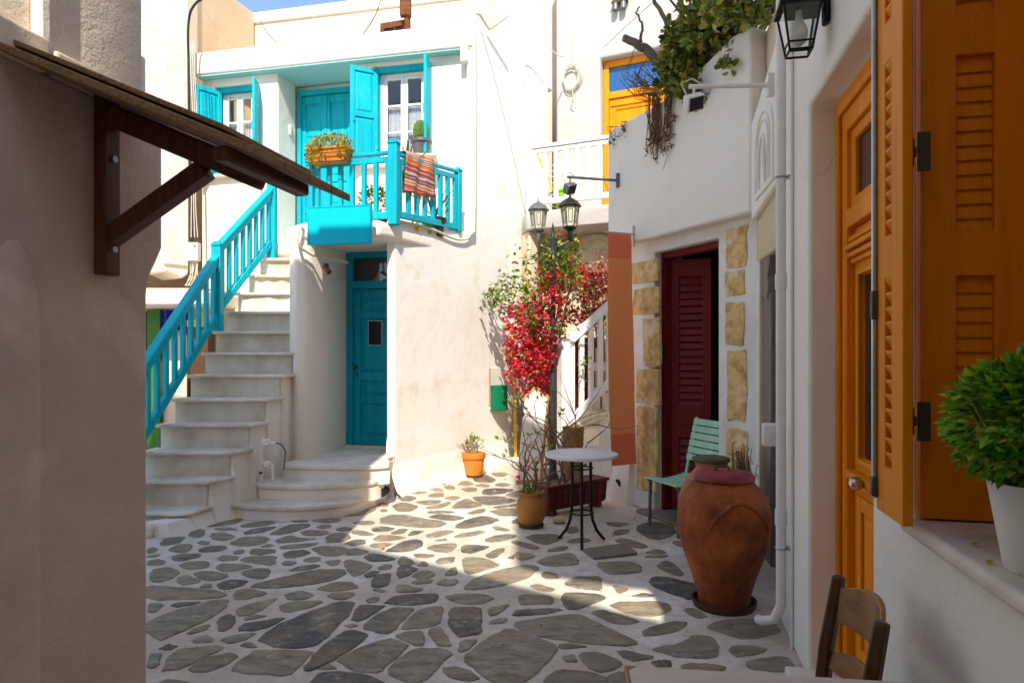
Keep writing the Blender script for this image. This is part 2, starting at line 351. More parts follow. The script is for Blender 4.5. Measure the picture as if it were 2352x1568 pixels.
def jar_mat():
    m, t, b = nt('grimy_terracotta'); c = coords(t)
    n1 = noise(t, c, 5, 7, .68); n2 = noise(t, c, 2.2, 4, .6, (1, 1, .6)); n3 = noise(t, c, 16, 6, .75, (1, 1, .35)); n4 = noise(t, c, 60, 3, .7)
    c1 = ramp(t, n1, [(.30, (.11, .030, .011)), (.45, (.26, .068, .019)), (.58, (.37, .098, .026)), (.75, (.42, .14, .055))])
    c1 = mix(t, ramp(t, n2, [(.48, (0,0,0)), (.62, (.75,)*3)]), c1, (.12, .040, .018))
    c1 = mix(t, ramp(t, n3, [(.58, (0,0,0)), (.70, (.6,)*3)]), c1, (.06, .025, .014))
    c1 = mix(t, ramp(t, n4, [(.68, (0,0,0)), (.74, (.5,)*3)]), c1, (.60, .38, .25))
    t.links.new(c1, b.inputs['Base Color']); b.inputs['Roughness'].default_value = .7; b.inputs['Specular IOR Level'].default_value = .15
    bump(t, b, addh(t, n3, n4, .3), .5, .01); return m
M['jar'] = jar_mat()
M['mortar'] = mortar_mat(); M['stone'] = stone_mat()
def rug_mat():
    m, t, b = nt('striped_rag_rug'); c = coords(t); sp = t.nodes.new('ShaderNodeSeparateXYZ'); t.links.new(c, sp.inputs[0])
    wob = noise(t, c, 12, 3, .6, (.6, .6, 3)); mp = t.nodes.new('ShaderNodeMath'); mp.operation = 'MULTIPLY_ADD'; mp.inputs[1].default_value = .02
    t.links.new(wob, mp.inputs[0]); t.links.new(sp.outputs[2], mp.inputs[2])
    fr = t.nodes.new('ShaderNodeMath'); fr.operation = 'MULTIPLY'; fr.inputs[1].default_value = 85; t.links.new(mp.outputs[0], fr.inputs[0])
    fl = t.nodes.new('ShaderNodeMath'); fl.operation = 'FLOOR'; t.links.new(fr.outputs[0], fl.inputs[0])
    wnz = t.nodes.new('ShaderNodeTexWhiteNoise'); wnz.noise_dimensions = '1D'; t.links.new(fl.outputs[0], wnz.inputs['W'])
    r = ramp(t, wnz.outputs['Value'], [(0, (.42, .03, .03)), (.2, (.62, .16, .02)), (.38, (.03, .08, .20)), (.52, (.03, .28, .36)), (.66, (.60, .30, .10)), (.8, (.35, .05, .12)), (.9, (.55, .42, .30))])
    r.node.color_ramp.interpolation = 'CONSTANT'
    t.links.new(r, b.inputs['Base Color']); b.inputs['Roughness'].default_value = .95
    bump(t, b, noise(t, c, 60, 2, .6, (1, 1, 2)), .8, .01); return m
M['rug'] = rug_mat()
# ------------------------------------------------------------------ ground and paving
g = MB().add([(-60,-60,0),(60,-60,0),(60,90,0),(-60,90,0)], [(0,1,2,3)])
floor_o = struct('courtyard_ground', g, M['mortar']); floor_o['label'] = 'whitewashed joints of the courtyard paving'
STONES = {  # outlines of the paving stones, surveyed per area: origin and scale, then one stone per entry
 (360, 1280, .2723): "570,125 720,70 880,50 905,70 820,110 600,132|890,125 1000,95 1150,82 1200,98 1110,125 920,140|1355,82 1430,72 1505,78 1500,90 1390,92|1560,70 1690,50 1795,62 1790,85 1680,98 1570,90|645,155 740,142 855,155 840,165 700,167|410,190 450,158 520,158 552,185 540,220 480,232 425,215|610,220 640,195 730,188 828,220 800,245 720,262 640,250|930,185 1000,155 1200,135 1195,150 1080,185 945,202|1160,200 1300,125 1510,110 1500,135 1380,180 1250,208|1440,190 1490,168 1620,165 1700,185 1640,212 1500,215|1585,140 1640,118 1715,118 1710,138 1640,153|148,285 200,240 340,228 370,240 330,280 180,308|500,278 540,264 608,275 590,297 520,295|790,285 900,235 1100,226 1145,245 1100,290 900,315|1212,262 1330,215 1420,235 1590,245 1440,268 1260,282|1670,240 1720,200 1830,193 1900,230 1820,272 1690,278|40,340 80,325 130,340 100,365 40,378|225,350 300,300 435,292 420,340 370,370 260,362|497,348 600,312 730,310 755,335 660,362 530,362|820,368 880,347 918,347 910,378 840,382|972,365 1010,337 1190,345 1195,370 1080,392 990,388|1080,310 1140,295 1190,303 1150,322 1085,322|1255,320 1330,300 1600,282 1540,310 1400,330 1270,335|1290,385 1340,358 1470,348 1520,382 1400,415 1300,420|1550,335 1650,315 1830,325 1900,350 1760,405 1620,390|40,400 145,388 120,408 40,418|255,410 330,388 520,382 500,412 360,445 280,440|672,420 740,400 860,410 840,438 740,450 690,440|888,448 950,410 1210,404 1195,470 1160,487 1000,465|1275,465 1330,446 1395,462 1370,485 1290,485|1460,440 1540,408 1620,420 1600,450 1500,462|1665,455 1805,432 1780,480 1720,490|40,445 130,427 200,452 160,480 40,488|338,490 400,462 540,450 597,470 560,512 430,527 370,517|676,495 720,475 880,480 990,500 880,532 760,543 700,530|52,570 110,520 240,510 318,548 270,600 180,632 80,632|465,570 530,545 640,548 780,580 680,622 590,625 510,605|890,560 1000,525 1145,522 1140,580 1070,612 980,600|296,635 340,590 410,575 450,610 520,632 440,655 370,665|508,690 540,665 625,662 620,695|685,670 740,630 890,625 950,640 880,680 760,705 700,695|1340,535 1430,500 1570,482 1610,492 1540,520 1400,538|970,680 1300,590 1560,535 1820,525 1818,580 1740,620 1500,665 1200,695|1600,705 1740,650 1900,645 1960,690 1836,720 1680,722|40,672 300,690 600,715 755,755 640,790 40,805|832,760 850,725 960,710 1140,740 1040,775 880,803 840,795|1305,770 1340,742 1440,725 1545,760 1500,790 1400,800 1320,795|1690,765 1740,742 1900,738 1930,760 1836,805 1740,790|40,838 140,840 168,865 120,910 40,920|265,850 330,832 510,825 400,855 300,868|850,905 900,865 1200,790 1210,805 1100,880 960,945 880,945|1250,870 1300,840 1450,820 1645,822 1500,880 1360,912 1280,910|40,1020 200,930 450,860 640,815 755,815 720,890 520,1010 180,1165 120,1140 40,1080|685,1020 710,970 770,938 830,980 820,1040 740,1082 685,1085|920,978 990,950 1120,948 1040,975 940,992|875,1070 960,1020 1290,965 1200,1030 1050,1080 900,1088|1075,1160 1250,1030 1500,930 1760,835 1900,838 1880,930 1700,1110 1580,1215 1450,1230 1240,1230 1140,1195|400,1112 450,1070 600,1032 560,1080 450,1112|720,1165 830,1130 1030,1110 930,1170 830,1198 770,1195|457,1175 490,1145 595,1132 620,1180 560,1195 470,1192|155,1250 200,1220 300,1225 260,1255 180,1263|875,1232 920,1200 985,1198 1035,1240|188,1445 240,1330 320,1265 680,1228 710,1255 560,1330 340,1430 200,1450|410,1440 560,1340 760,1300 850,1318 760,1400 600,1455 470,1458|805,1450 1000,1285 1100,1270 1530,1280 1450,1370 1310,1500 1100,1480 900,1465|40,1310 155,1305 140,1380 100,1425 40,1425|1480,1440 1600,1280 1800,1110 1900,1085 2060,1130 1900,1260 1700,1370 1540,1445|1615,1440 1690,1392 1780,1435 1640,1442|150,1568 200,1545 300,1540 390,1568 390,1600 150,1600|1550,1560 1640,1480 1836,1470 2050,1500 2200,1580 2100,1640 1560,1640|1770,155 1836,140 1870,160 1800,172",
 (820, 1160, .2126): "70,600 250,525 400,485 520,490 550,540 440,590 250,608|290,690 400,668 540,672 530,705 400,718|620,535 690,532 690,560 640,560|590,470 650,455 705,470 690,495 630,498|765,500 830,455 960,460 1050,500 970,555 820,550|825,385 900,362 1040,395 960,435 860,430|940,325 1020,308 1165,330 1080,350 970,348|1090,280 1150,245 1255,242 1265,262 1180,285|1200,295 1290,278 1360,310 1280,320|1315,220 1350,200 1390,220 1380,240 1320,245|1420,185 1470,168 1515,185 1490,200 1430,200|1360,265 1430,245 1490,270 1480,298 1420,298|1525,250 1560,210 1640,195 1715,235 1640,255|1565,290 1640,272 1750,280 1745,315 1640,330|1705,185 1760,125 1870,128 1965,180 1920,215 1780,215|1730,250 1800,232 1900,248 1880,270 1790,272|1930,110 2010,98 2110,115 2060,148 1970,140|2000,30 2060,15 2125,30 2080,48|1925,62 1970,55 2015,70 1960,82|2090,70 2180,38 2240,60 2180,95|1960,250 2000,225 2090,222 2150,245 2060,270|1810,350 1840,295 2000,285 2190,300 2050,345 1900,362|2085,365 2180,325 2300,320 2300,385 2180,390|1690,390 1850,382 2030,382 2210,425 2080,465 1880,478 1800,455|1030,445 1200,425 1330,430 1280,465 1150,478|1170,370 1270,340 1360,340 1350,385 1230,390|1380,395 1470,375 1555,390 1490,425 1400,418|1450,520 1530,450 1620,410 1720,440 1815,480 1680,515|1150,510 1290,480 1420,445 1430,465 1330,510 1200,525|1640,580 1750,535 1850,522 1840,560 1720,590|1910,560 2040,530 2250,520 2250,600 2060,612|1930,510 2050,485 2220,470 2200,490 2040,515|630,640 760,600 920,605 1110,645 1300,670 1370,695 1260,745 960,735 760,705 640,695|1190,625 1290,595 1430,600 1610,630 1480,660 1350,655|1180,560 1300,550 1500,560 1400,580 1200,580|1510,720 1640,650 1820,610 2010,655 1880,705 1640,755 1530,745|510,765 590,735 700,738 780,760 680,792 560,792|1935,740 1990,732 2140,770 2090,788 1990,775|280,800 340,778 440,795 540,830 420,842 310,825|540,880 610,838 760,838 920,865 740,900 590,907|750,805 850,765 930,765 900,810 790,825|950,825 1000,785 1120,790 1060,820 970,838|1160,835 1280,795 1440,778 1465,795 1340,845 1190,870|1490,855 1600,805 1800,782 1840,795 1720,840 1560,865|1850,890 1960,840 2080,825 2230,840 2080,895 1960,915 1880,912|100,770 180,742 275,750 265,778 160,790|200,930 300,890 440,892 420,935 310,955|485,960 560,930 760,930 680,970 570,985|690,1020 860,920 1020,888 1100,910 1090,960 980,1020 800,1030|1170,985 1270,950 1490,935 1500,960 1440,1035 1280,1030|1570,1030 1590,955 1740,950 1900,968 1780,1015 1690,1048|1865,1075 1960,1005 2070,988 2060,1020 1970,1100 1900,1100|1000,1060 1090,1052 1260,1070 1170,1100 1060,1095|1260,1145 1320,1105 1490,1092 1470,1150 1330,1175|1050,1195 1110,1145 1150,1150 1185,1200|830,1150 880,1078 970,1120 1000,1160 960,1190 850,1182|1365,1305 1470,1215 1500,1215 1525,1300|1585,1170 1610,1110 1750,1100 1880,1130 2010,1185 1820,1250 1640,1295|220,1070 250,1010 330,990 490,1030 380,1060|420,1085 520,1050 640,1065 790,1115 660,1140 510,1140|190,1160 240,1130 350,1140 515,1190 400,1290 290,1320 230,1240|585,1220 650,1185 755,1190 740,1225 640,1240|430,1300 520,1255 600,1270 560,1310 460,1330|510,1400 580,1310 720,1285 725,1350 700,1420 600,1445 530,1440|825,1205 940,1200 1060,1235 930,1310 820,1340|1000,1310 1090,1260 1180,1250 1270,1300 1170,1340 1050,1340|990,1390 1100,1350 1230,1360 1180,1400 1050,1410|2160,680 2250,635 2420,650 2420,720 2200,700|1610,1460 1750,1340 2000,1250 2350,1180 2480,1230 2300,1350 2000,1430 1780,1465|1260,890 1380,880 1400,895 1280,908",
 (820, 1400, .2126): "445,480 540,432 610,440 570,490 490,500|525,345 590,335 690,365 610,382|800,345 830,290 930,300 1125,345 990,375 840,375|680,510 760,440 960,405 1250,395 1290,430 1230,500 960,522|1390,430 1540,400 1780,400 1950,445 1800,505 1640,515 1480,480|1290,280 1350,235 1530,230 1490,290 1400,300|1880,570 2120,520 2110,560 1940,660|280,690 340,570 400,530 650,540 580,600 440,690 340,715|410,790 600,640 760,565 1000,570 860,720 730,865 560,830|860,800 960,690 1080,590 1200,565 1340,560 1320,660 1290,745 1100,790 980,800|1430,620 1460,570 1770,560 1780,680 1790,850 1640,880 1530,890 1440,740|800,885 900,850 1090,840 1120,920 1120,1000 1010,990|1190,815 1310,790 1420,930 1450,1010 1280,1000 1210,880|1550,960 1600,945 1770,945 1640,1060 1540,1070|1910,720 2000,690 2100,690 2050,740 1920,750|150,1160 400,1030 700,935 850,960 920,1020 760,1160 600,1310 380,1290 220,1230|700,1300 850,1160 1050,1050 1350,1060 1450,1110 1300,1220 1180,1370 1060,1440 940,1430|1350,1290 1500,1255 1640,1290 1780,1390 1640,1410 1460,1380|1610,1150 1850,960 2130,805 2400,900 2640,1000 2660,1060 2560,1180 2420,1330 2200,1480 1900,1400 1760,1270|200,770 310,755 330,775 260,795|2200,600 2352,570 2450,590 2352,640 2230,650",
 (1280, 1280, .17857): "200,350 330,315 580,310 715,350 600,410 470,450 330,420|735,260 800,210 920,205 930,270 820,298|770,415 880,370 1000,365 1110,395 1000,425 850,430|1320,150 1450,145 1640,160 1500,200 1370,190|1400,310 1480,250 1640,245 1600,290 1480,320|1760,260 1780,190 1970,130 2250,200 2280,280 2100,380 1920,360|1440,400 1530,370 1680,390 1900,470 1820,505 1640,470|1860,570 2000,525 2110,540 2170,575 2000,585|0,410 80,405 300,455 380,500 300,520 60,450|40,560 200,575 330,615 220,660 90,665|350,690 560,620 780,575 870,600 930,720 760,745 500,750|500,540 620,490 790,480 740,530 560,550|1200,740 1260,705 1660,690 1790,760 1800,835 1560,865 1340,855|2050,770 2090,700 2200,690 2400,850 2360,890 2200,850|1930,1010 1990,910 2200,925 2600,1020 2700,1150 2500,1220 2250,1140|710,1010 900,910 1240,905 1240,1090 1000,1075|260,1030 350,1012 600,1080 520,1112 360,1090|110,1190 210,1150 480,1170 570,1220 540,1280 300,1280 130,1300|700,1180 760,1140 950,1135 1200,1150 1300,1195 1100,1290 900,1350 780,1350 730,1270|1400,1010 1640,1080 1480,1140|1670,1180 1850,1130 1990,1170 1900,1190|1390,1300 1560,1265 2000,1255 2180,1290 2180,1370 2080,1440 1850,1455 1560,1390|40,1430 110,1380 400,1350 680,1360 600,1400 300,1440 60,1450|1110,1410 1260,1370 1420,1410 1780,1520 1600,1570 1400,1540 1230,1470|1840,630 1980,600 2200,610 2100,640|2240,430 2300,405 2500,430 2500,500 2330,480|480,830 620,870 650,920 500,930 420,880|-60,640 40,590 30,660|300,15 480,10 560,40 420,60",
 (1280, 1480, .3061): "25,255 300,205 530,185 640,230 900,360 1000,410 860,430 600,415 300,370 150,340|1070,330 1150,285 1320,238 1420,250 1390,300 1250,340 1100,355|1590,290 1700,240 1950,215 2130,255 2180,320 2000,375 1850,370|1120,465 1380,420 1500,355 1620,370 1680,440 1660,510 1560,535 1400,530|1785,470 1830,440 1960,445 2090,465 1980,505 1830,525|380,425 480,420 610,445 480,460 400,455|410,535 440,518 510,520 530,570 450,570|555,505 660,490 760,510 900,580 820,630 700,645 620,610|855,485 960,485 1170,535 1000,562 930,540|1130,575 1280,555 1300,600 1200,610|1400,590 1560,585 1720,605 1720,640 1420,640|1920,580 2050,540 2240,525 2320,640 2150,650 1960,620|280,742 350,660 440,640 640,660 760,710 800,800 600,900 350,880|790,690 900,655 1000,690 960,760 850,750|1400,150 1480,130 1600,200 1500,210",
}
def chaikin(p, k=.25):
    q = []
    for i in range(len(p)):
        a, b = p[i], p[(i+1) % len(p)]
        q += [(a[0]+(b[0]-a[0])*k, a[1]+(b[1]-a[1])*k), (b[0]+(a[0]-b[0])*k, b[1]+(a[1]-b[1])*k)]
    return q
def stone(pts, h=.007):
    n = len(pts); cx = sum(p[0] for p in pts)/n; cy = sum(p[1] for p in pts)/n
    a = sum(pts[i][0]*pts[(i+1) % n][1]-pts[(i+1) % n][0]*pts[i][1] for i in range(n))
    if a < 0: pts = pts[::-1]
    pts = [(cx+(x-cx)*(1+.007/max(.02, math.hypot(x-cx, y-cy))+.065), cy+(y-cy)*(1+.007/max(.02, math.hypot(x-cx, y-cy))+.065)) for x, y in pts]
    pts = chaikin(pts, .18); q = []
    for i, a in enumerate(pts):
        b_ = pts[(i+1) % len(pts)]; q.append(a); L = math.hypot(b_[0]-a[0], b_[1]-a[1])
        for k in range(1, int(L/.07)+1): f_ = k/(int(L/.07)+1); q.append((a[0]+(b_[0]-a[0])*f_, a[1]+(b_[1]-a[1])*f_))
    pts = q; n = len(pts)
    pts = [(x+random.uniform(-.007, .007), y+random.uniform(-.007, .007)) for x, y in pts]
    ins = []
    for x, y in pts:
        d = math.hypot(x-cx, y-cy) or 1; k = 1-min(.3, .012/d); ins.append((cx+(x-cx)*k, cy+(y-cy)*k))
    tx, ty = random.uniform(-.012, .012), random.uniform(-.012, .012)
    zt = lambda x, y: h + max(-.004, min(.006, (x-cx)*tx + (y-cy)*ty))
    m = MB(); m.v = [(x, y, -.01) for x, y in pts] + [(x, y, zt(x, y)-.004) for x, y in pts] + [(x, y, zt(x, y)) for x, y in ins]
    for i in range(n):
        j = (i+1) % n; m.f += [(i, j, n+j, n+i), (n+i, n+j, 2*n+j, 2*n+i)]
    m.f.append(tuple(2*n+i for i in range(n)))
    return m
placed = []
for (ox, oy, sc), txt in STONES.items():
    for s_ in txt.split('|'):
        pts = [ground((ox+float(a)*sc)*.91875, (oy+float(b)*sc)*.91875) for a, b in (q.split(',') for q in s_.split())]
        placed.append(pts)
# further stones where the photograph does not look (under the table, beside the stairs, behind the viewer)
bb = [(min(p[0] for p in q), max(p[0] for p in q), min(p[1] for p in q), max(p[1] for p in q)) for q in placed]
rs = random.Random(3); extra = 0
for _ in range(4000):
    if extra > 70: break
    x, y = rs.uniform(-3.4, 1.5), rs.uniform(.2, 5.6)
    r_ = rs.uniform(.10, .24); r2 = r_*rs.uniform(.55, .9)
    if x > .66+.213*y-r_ or x < -1.8-.0*y and y < 2.7: continue
    if y > 3.0 and x > -.531*y-.12: continue           # the surveyed part of the floor
    if y <= 3.0 and abs(x) < .52*y+.1 and y > 2.75: continue
    if any(b[0]-r_ < x < b[1]+r_ and b[2]-r_ < y < b[3]+r_ for b in bb): continue
    n = rs.randint(5, 7); th = rs.uniform(0, 6.28)
    q = []
    for k in range(n):
        a = 6.283*k/n + rs.uniform(-.25, .25); e = rs.uniform(.8, 1.1)
        px, py = math.cos(a)*r_*e, math.sin(a)*r2*e
        q.append((x+px*math.cos(th)-py*math.sin(th), y+px*math.sin(th)+py*math.cos(th)))
    placed.append(q); bb.append((x-r_, x+r_, y-r_, y+r_)); extra += 1
for q in placed: part('paving_stone', stone(q), M['stone'], floor_o)

# ------------------------------------------------------------------ shared joinery
def panelled(parent, name, mat, u0, u1, z0, z1, v, cells, th=.035, stile=.06, out=-1, rail=None):
    """door or shutter leaf: a board with a raised frame and a bevelled panel in each cell (z ranges)"""
    b = MB().box(u0, u1, v, v-out*th*.5, z0, z1); leaf = part(name, b, mat, parent, bevel=.003)
    f = MB(); v1 = v+out*th*.5
    f.box(u0, u0+stile, v-.001*out, v1, z0, z1); f.box(u1-stile, u1, v-.001*out, v1, z0, z1)
    zs = [z0] + [z for c in cells for z in c] + [z1]
    for i in range(0, len(zs), 2): f.box(u0+stile+.001, u1-stile-.001, v-.001*out, v1-.001*out, zs[i], zs[i+1])
    part('leaf_frame', f, mat, leaf, bevel=.004)
    for c in cells:
        p = MB(); a0, a1, b0, b1 = u0+stile+.02, u1-stile-.02, c[0]+.02, c[1]-.02; k = .02
        vv = v+out*th*.28
        p.add([(a0,v,b0),(a1,v,b0),(a1,v,b1),(a0,v,b1),(a0+k,vv,b0+k),(a1-k,vv,b0+k),(a1-k,vv,b1-k),(a0+k,vv,b1-k)],
              [(0,1,5,4),(1,2,6,5),(2,3,7,6),(3,0,4,7),(4,5,6,7)] if out < 0 else [(4,5,1,0),(5,6,2,1),(6,7,3,2),(7,4,0,3),(7,6,5,4)])
        part('panel', p, mat, leaf)
    return leaf
def louvres(parent, mat, u0, u1, z0, z1, v, pitch, depth=.03, out=-1, tilt=.56):
    """a column of tilted slats; every slat is its own object and they share one mesh"""
    n = max(1, int(round((z1-z0)/pitch))); p = (z1-z0)/n
    w = u1-u0; me = MB().add([(0, out*depth*.5, -p*tilt), (w, out*depth*.5, -p*tilt), (w, out*depth*.5, -p*tilt+.007), (0, out*depth*.5, -p*tilt+.007),
                              (0, -out*depth*.5, p*tilt-.007), (w, -out*depth*.5, p*tilt-.007), (w, -out*depth*.5, p*tilt), (0, -out*depth*.5, p*tilt)],
                             [(0,1,2,3),(7,6,5,4),(3,2,6,7),(1,0,4,5),(0,3,7,4),(2,1,5,6)]).mesh('slat')
    for i in range(n):
        o = link('slat', me, mat, parent); o.location = (u0, v, z0+(i+.5)*p)
def sash(parent, u0, u1, z0, z1, v, leaves=2, rows=3, curtain=True):
    w = part('window', MB().wall(u0, u1, z0, z1, v, v+.05, [(u0+.045, u1-.045, z0+.05, z1-.045)]), M['white_frame'], parent, bevel=.003)
    iw = (u1-u0-.09)/leaves
    for i in range(leaves):
        a = u0+.045+i*iw; b = a+iw
        hs = []; hz = (z1-z0-.095-.06)/rows
        for r_ in range(rows): hs.append((a+.05, b-.05, z0+.05+.05+r_*hz, z0+.05+.05+(r_+1)*hz-.028))
        part('casement', MB().wall(a+.002, b-.002, z0+.052, z1-.047, v+.008, v+.042, hs), M['white_frame'], w, bevel=.003)
        for h in hs: part('pane', MB().add([(h[0]-.004, v+.025, h[2]-.004), (h[1]+.004, v+.025, h[2]-.004), (h[1]+.004, v+.025, h[3]+.004), (h[0]-.004, v+.025, h[3]+.004)], [(0, 1, 2, 3)]), M['pane'], w)
        if curtain:
            m = MB(); n = 18; top = z0+.05+.62*(z1-z0)
            for k in range(n+1):
                x = a+.045+(b-a-.09)*k/n; y = v+.075+.012*math.sin(k*1.9)+.006*math.sin(k*4.1)
                m.v += [(x, y, z0+.06), (x+.004*math.sin(k*3), y, top+.008*math.sin(k*2.6))]
                if k: m.f.append((2*k-2, 2*k, 2*k+1, 2*k-1))
            part('curtain', m, M['curtain'], w, smooth=True)
    return w
M['pane'] = clear_glass('window_pane', (.75, .78, .80))
def baluster_run(parent, mat, a, b, h0, h1, n, w=.04, skip=(), name='baluster'):
    """balusters between two floor points a and b (z from bottom rail h0 to top rail h1), each its own object"""
    a = Vector(a); b = Vector(b); me = None; ang = math.atan2(b.y-a.y, b.x-a.x)
    for i in range(n):
        if i in skip: continue
        p = a.lerp(b, (i+.5)/n)
        if me is None: me = MB().box(-w/2, w/2, -w/2, w/2, h0, h1).mesh('baluster')
        o = link('baluster', me, mat, parent, bevel=0); o.location = p; o.rotation_euler = (0, 0, ang)
def clump(n, center, rad, L, w, seed=1, up=.5, shell=.35, fn=None):
    """leaf cloud: leaves of length L spread through an ellipsoid, denser towards its skin"""
    m = MB(); r_ = random.Random(seed); c = Vector(center)
    for _ in range(n):
        d = Vector((r_.gauss(0,1), r_.gauss(0,1), r_.gauss(0,1))).normalized()
        k = shell + (1-shell)*r_.random()**.6
        p = Vector((d.x*rad[0]*k, d.y*rad[1]*k, d.z*rad[2]*k))
        if fn and not fn(p, r_): continue
        dr = (d + Vector((r_.uniform(-.7,.7), r_.uniform(-.7,.7), r_.uniform(-.5,.5)+up))).normalized()
        s_ = r_.uniform(.5, 1.35); m.leaf(c+p, dr, (r_.uniform(-.6,.6), r_.uniform(-.6,.6), 1), L*s_, w*s_)
    return m
# ------------------------------------------------------------------ the turquoise house
FA = Frame(-.5, 8.63, R(-13)); fa = FA.u
house = thing('turquoise_trimmed_house', 'whitewashed two storey house with turquoise doors, windows and shutters', 'house', FA.loc, FA.a)
colR = fa(638, .15); dl = fa(806, .15)
w1 = (fa(507, .3), fa(600, .3), 4.03, 5.28); w2 = (fa(868, .3), fa(993, .3), 4.03, 5.34)
part('front_wall', MB().wall(-4.04, colR, 0, 5.399, .15, .62, [w1]), M['white2'], house, bevel=.02)
part('front_wall', MB().wall(dl, -.02, 2.80, 5.399, .15, .62, [w2]), M['white2'], house, bevel=.02)
part('recess_wall', MB().wall(colR-.05, dl+.05, 0, 5.398, .70, .85, [(fa(684, .64), fa(812, .64), 2.93, 5.31)]), M['white'], house)
part('roof_parapet', MB().box(-4.08, .015, 0, .22, 5.402, 5.72), M['white'], house, bevel=.03)
part('roof', MB().box(-4.06, -.05, .2, 3.2, 5.41, 5.50), M['white_worn'], house)
part('ceiling', MB().box(-4.03, -.03, .02, .80, 5.385, 5.401), M['soffit'], house)
part('back_room_wall', MB().box(-4.02, -.1, 1.5, 1.55, 0, 5.38), M['interior'], house)
# upper double door
d0, d1 = fa(684, .64), fa(812, .64)
dr = part('upper_door', MB().wall(d0, d1, 2.90, 5.31, .62, .72, [(d0+.06, d1-.06, 2.90, 5.24)]), M['turq'], house, bevel=.004)
mid = (d0+d1)/2
for a, b in ((d0+.062, mid-.012), (mid+.012, d1-.062)):
    panelled(dr, 'door_leaf', M['turq'], a, b, 2.92, 5.23, .67, [(3.05, 3.55), (3.65, 3.98), (4.06, 4.52), (4.62, 5.12)], stile=.055)
part('meeting_stile', MB().box(mid-.02, mid+.02, .638, .66, 2.92, 5.23), M['turq'], dr, bevel=.005)
part('door_handle', MB().tube([(mid+.05, .65, 3.95), (mid+.05, .60, 3.95), (mid+.05, .60, 3.85)], .009, 8), M['steel_dark'], dr, smooth=True)
# windows, turquoise linings, sills and shutters
for w_ in (w1, w2):
    part('window_lining', MB().wall(w_[0]-.005, w_[1]+.005, w_[2]-.005, w_[3]+.005, .20, .34, [(w_[0]+.05, w_[1]-.05, w_[2], w_[3]-.07)]), M['turq'], house, bevel=.004)
    sash(house, w_[0]+.052, w_[1]-.052, w_[2]+.005, w_[3]-.075, .27)
    part('sill', MB().box(w_[0]-.10, w_[1]+.10, .06, .26, w_[2]-.055, w_[2]), M['marble'], house, bevel=.015)
def shutter(hu, hv, fu_, fv, z0, z1, mat, name='shutter', flip=False):
    L = math.hypot(fu_-hu, fv-hv); a = math.atan2(fv-hv, fu_-hu)
    e = panelled(house, name, mat, 0, L, z0, z1, 0, [(z0+.06, (z0+z1)/2-.03), ((z0+z1)/2+.03, z1-.06)], stile=.055, out=-1 if not flip else 1)
    e.location = (hu, hv, 0); e.rotation_euler = (0, 0, a)
    part('hinge', MB().tube([(.0, 0, z0+.2), (.0, 0, z0+.28)], .012, 8), M['turq'], e); part('hinge', MB().tube([(.0, 0, z1-.28), (.0, 0, z1-.2)], .012, 8), M['turq'], e)
    part('latch', MB().box(L-.05, L-.03, -.035 if not flip else .02, -.02 if not flip else .035, (z0+z1)/2-.1, (z0+z1)/2+.02), M['turq_old'], e)
    return e
def loc2(X, Y): q = Vector((X, Y))-FA.o; return q.dot(FA.U), q.dot(FA.V)
for hx, hy, fx, fy, z1, flip in ((-4.13, 9.70, -4.37, 9.40, 5.26, True), (-3.53, 9.60, -3.47, 9.16, 5.26, False),
                                 (-1.795, 9.12, -2.12, 8.95, 5.33, True), (-1.05, 9.02, -1.10, 8.62, 5.33, False)):
    a, b = loc2(hx, hy), loc2(fx, fy); shutter(a[0], a[1], b[0], b[1], 4.04, z1-.03, M['turq_old'], flip=flip)
lp = part('door_lamp', MB().lathe([(.0, 0), (.035, .005), (.04, .05), (.04, .13), (.03, .15), (.0, .155)], 14, (fa(668, .5), .46, 4.62)), M['plastic'], house, smooth=True)
part('lamp_bracket', MB().box(fa(668, .5)-.06, fa(668, .5)-.02, .44, .48, 4.64, 4.70), M['grey_metal'], lp)

# the long side wall towards the back of the court
FB = Frame(-1.345, 7.127, math.atan2(.872, .489)); FBi = FB.a - FA.a
def infa(F, u, v, z=0): q = loc2(*F.P(u, v).xy); return (q[0], q[1], z)
def fb_part(name, mb, mat, **k):
    o = part(name, mb, mat, house, **k); q = loc2(*FB.o); o.location = (q[0], q[1], 0); o.rotation_euler = (0, 0, FBi); return o
low = [(.17, 0), (3.9, 0), (3.9, 5.70), (1.74, 5.70), (1.74, 3.04), (1.4, 3.03), (.6, 2.97), (.29, 2.95), (.17, 2.87)]
fb_part('side_wall', MB().plate(low, 0, .105), M['stain_white'], bevel=.03, seg=3)
fb_part('tall_side_wall', MB().box(3.0, 4.05, .002, .4, 5.6, 8.4), M['stain_white'], bevel=.03)
skirt = MB(); ns = 26
for i in range(ns+1):
    u = .13+i*(3.9-.13)/ns; b_ = .10 if i else .16
    prof = [(-b_, 0), (-b_*.55, .04), (-b_*.25, .12), (-.015, .26), (.01, .40)]
    skirt.v += [(u, v+.0*u, z) for v, z in prof]
    if i:
        for k in range(4): a = (i-1)*5+k; skirt.f.append((a, a+5, a+6, a+1))
fb_part('wall_foot', skirt, M['stain_white'], smooth=60)
ef = MB()
for i, (b_, z) in enumerate([(-.13, 0), (-.09, .05), (-.05, .14), (-.012, .34), (.004, .6)]): ef.v += [(b_+.172, -.14 if i == 0 else b_*.8, z), (b_+.172, .10, z)]
for i in range(4): ef.f.append((2*i+1, 2*i, 2*i+2, 2*i+3))
fb_part('corner_foot', ef, M['white'], smooth=60)
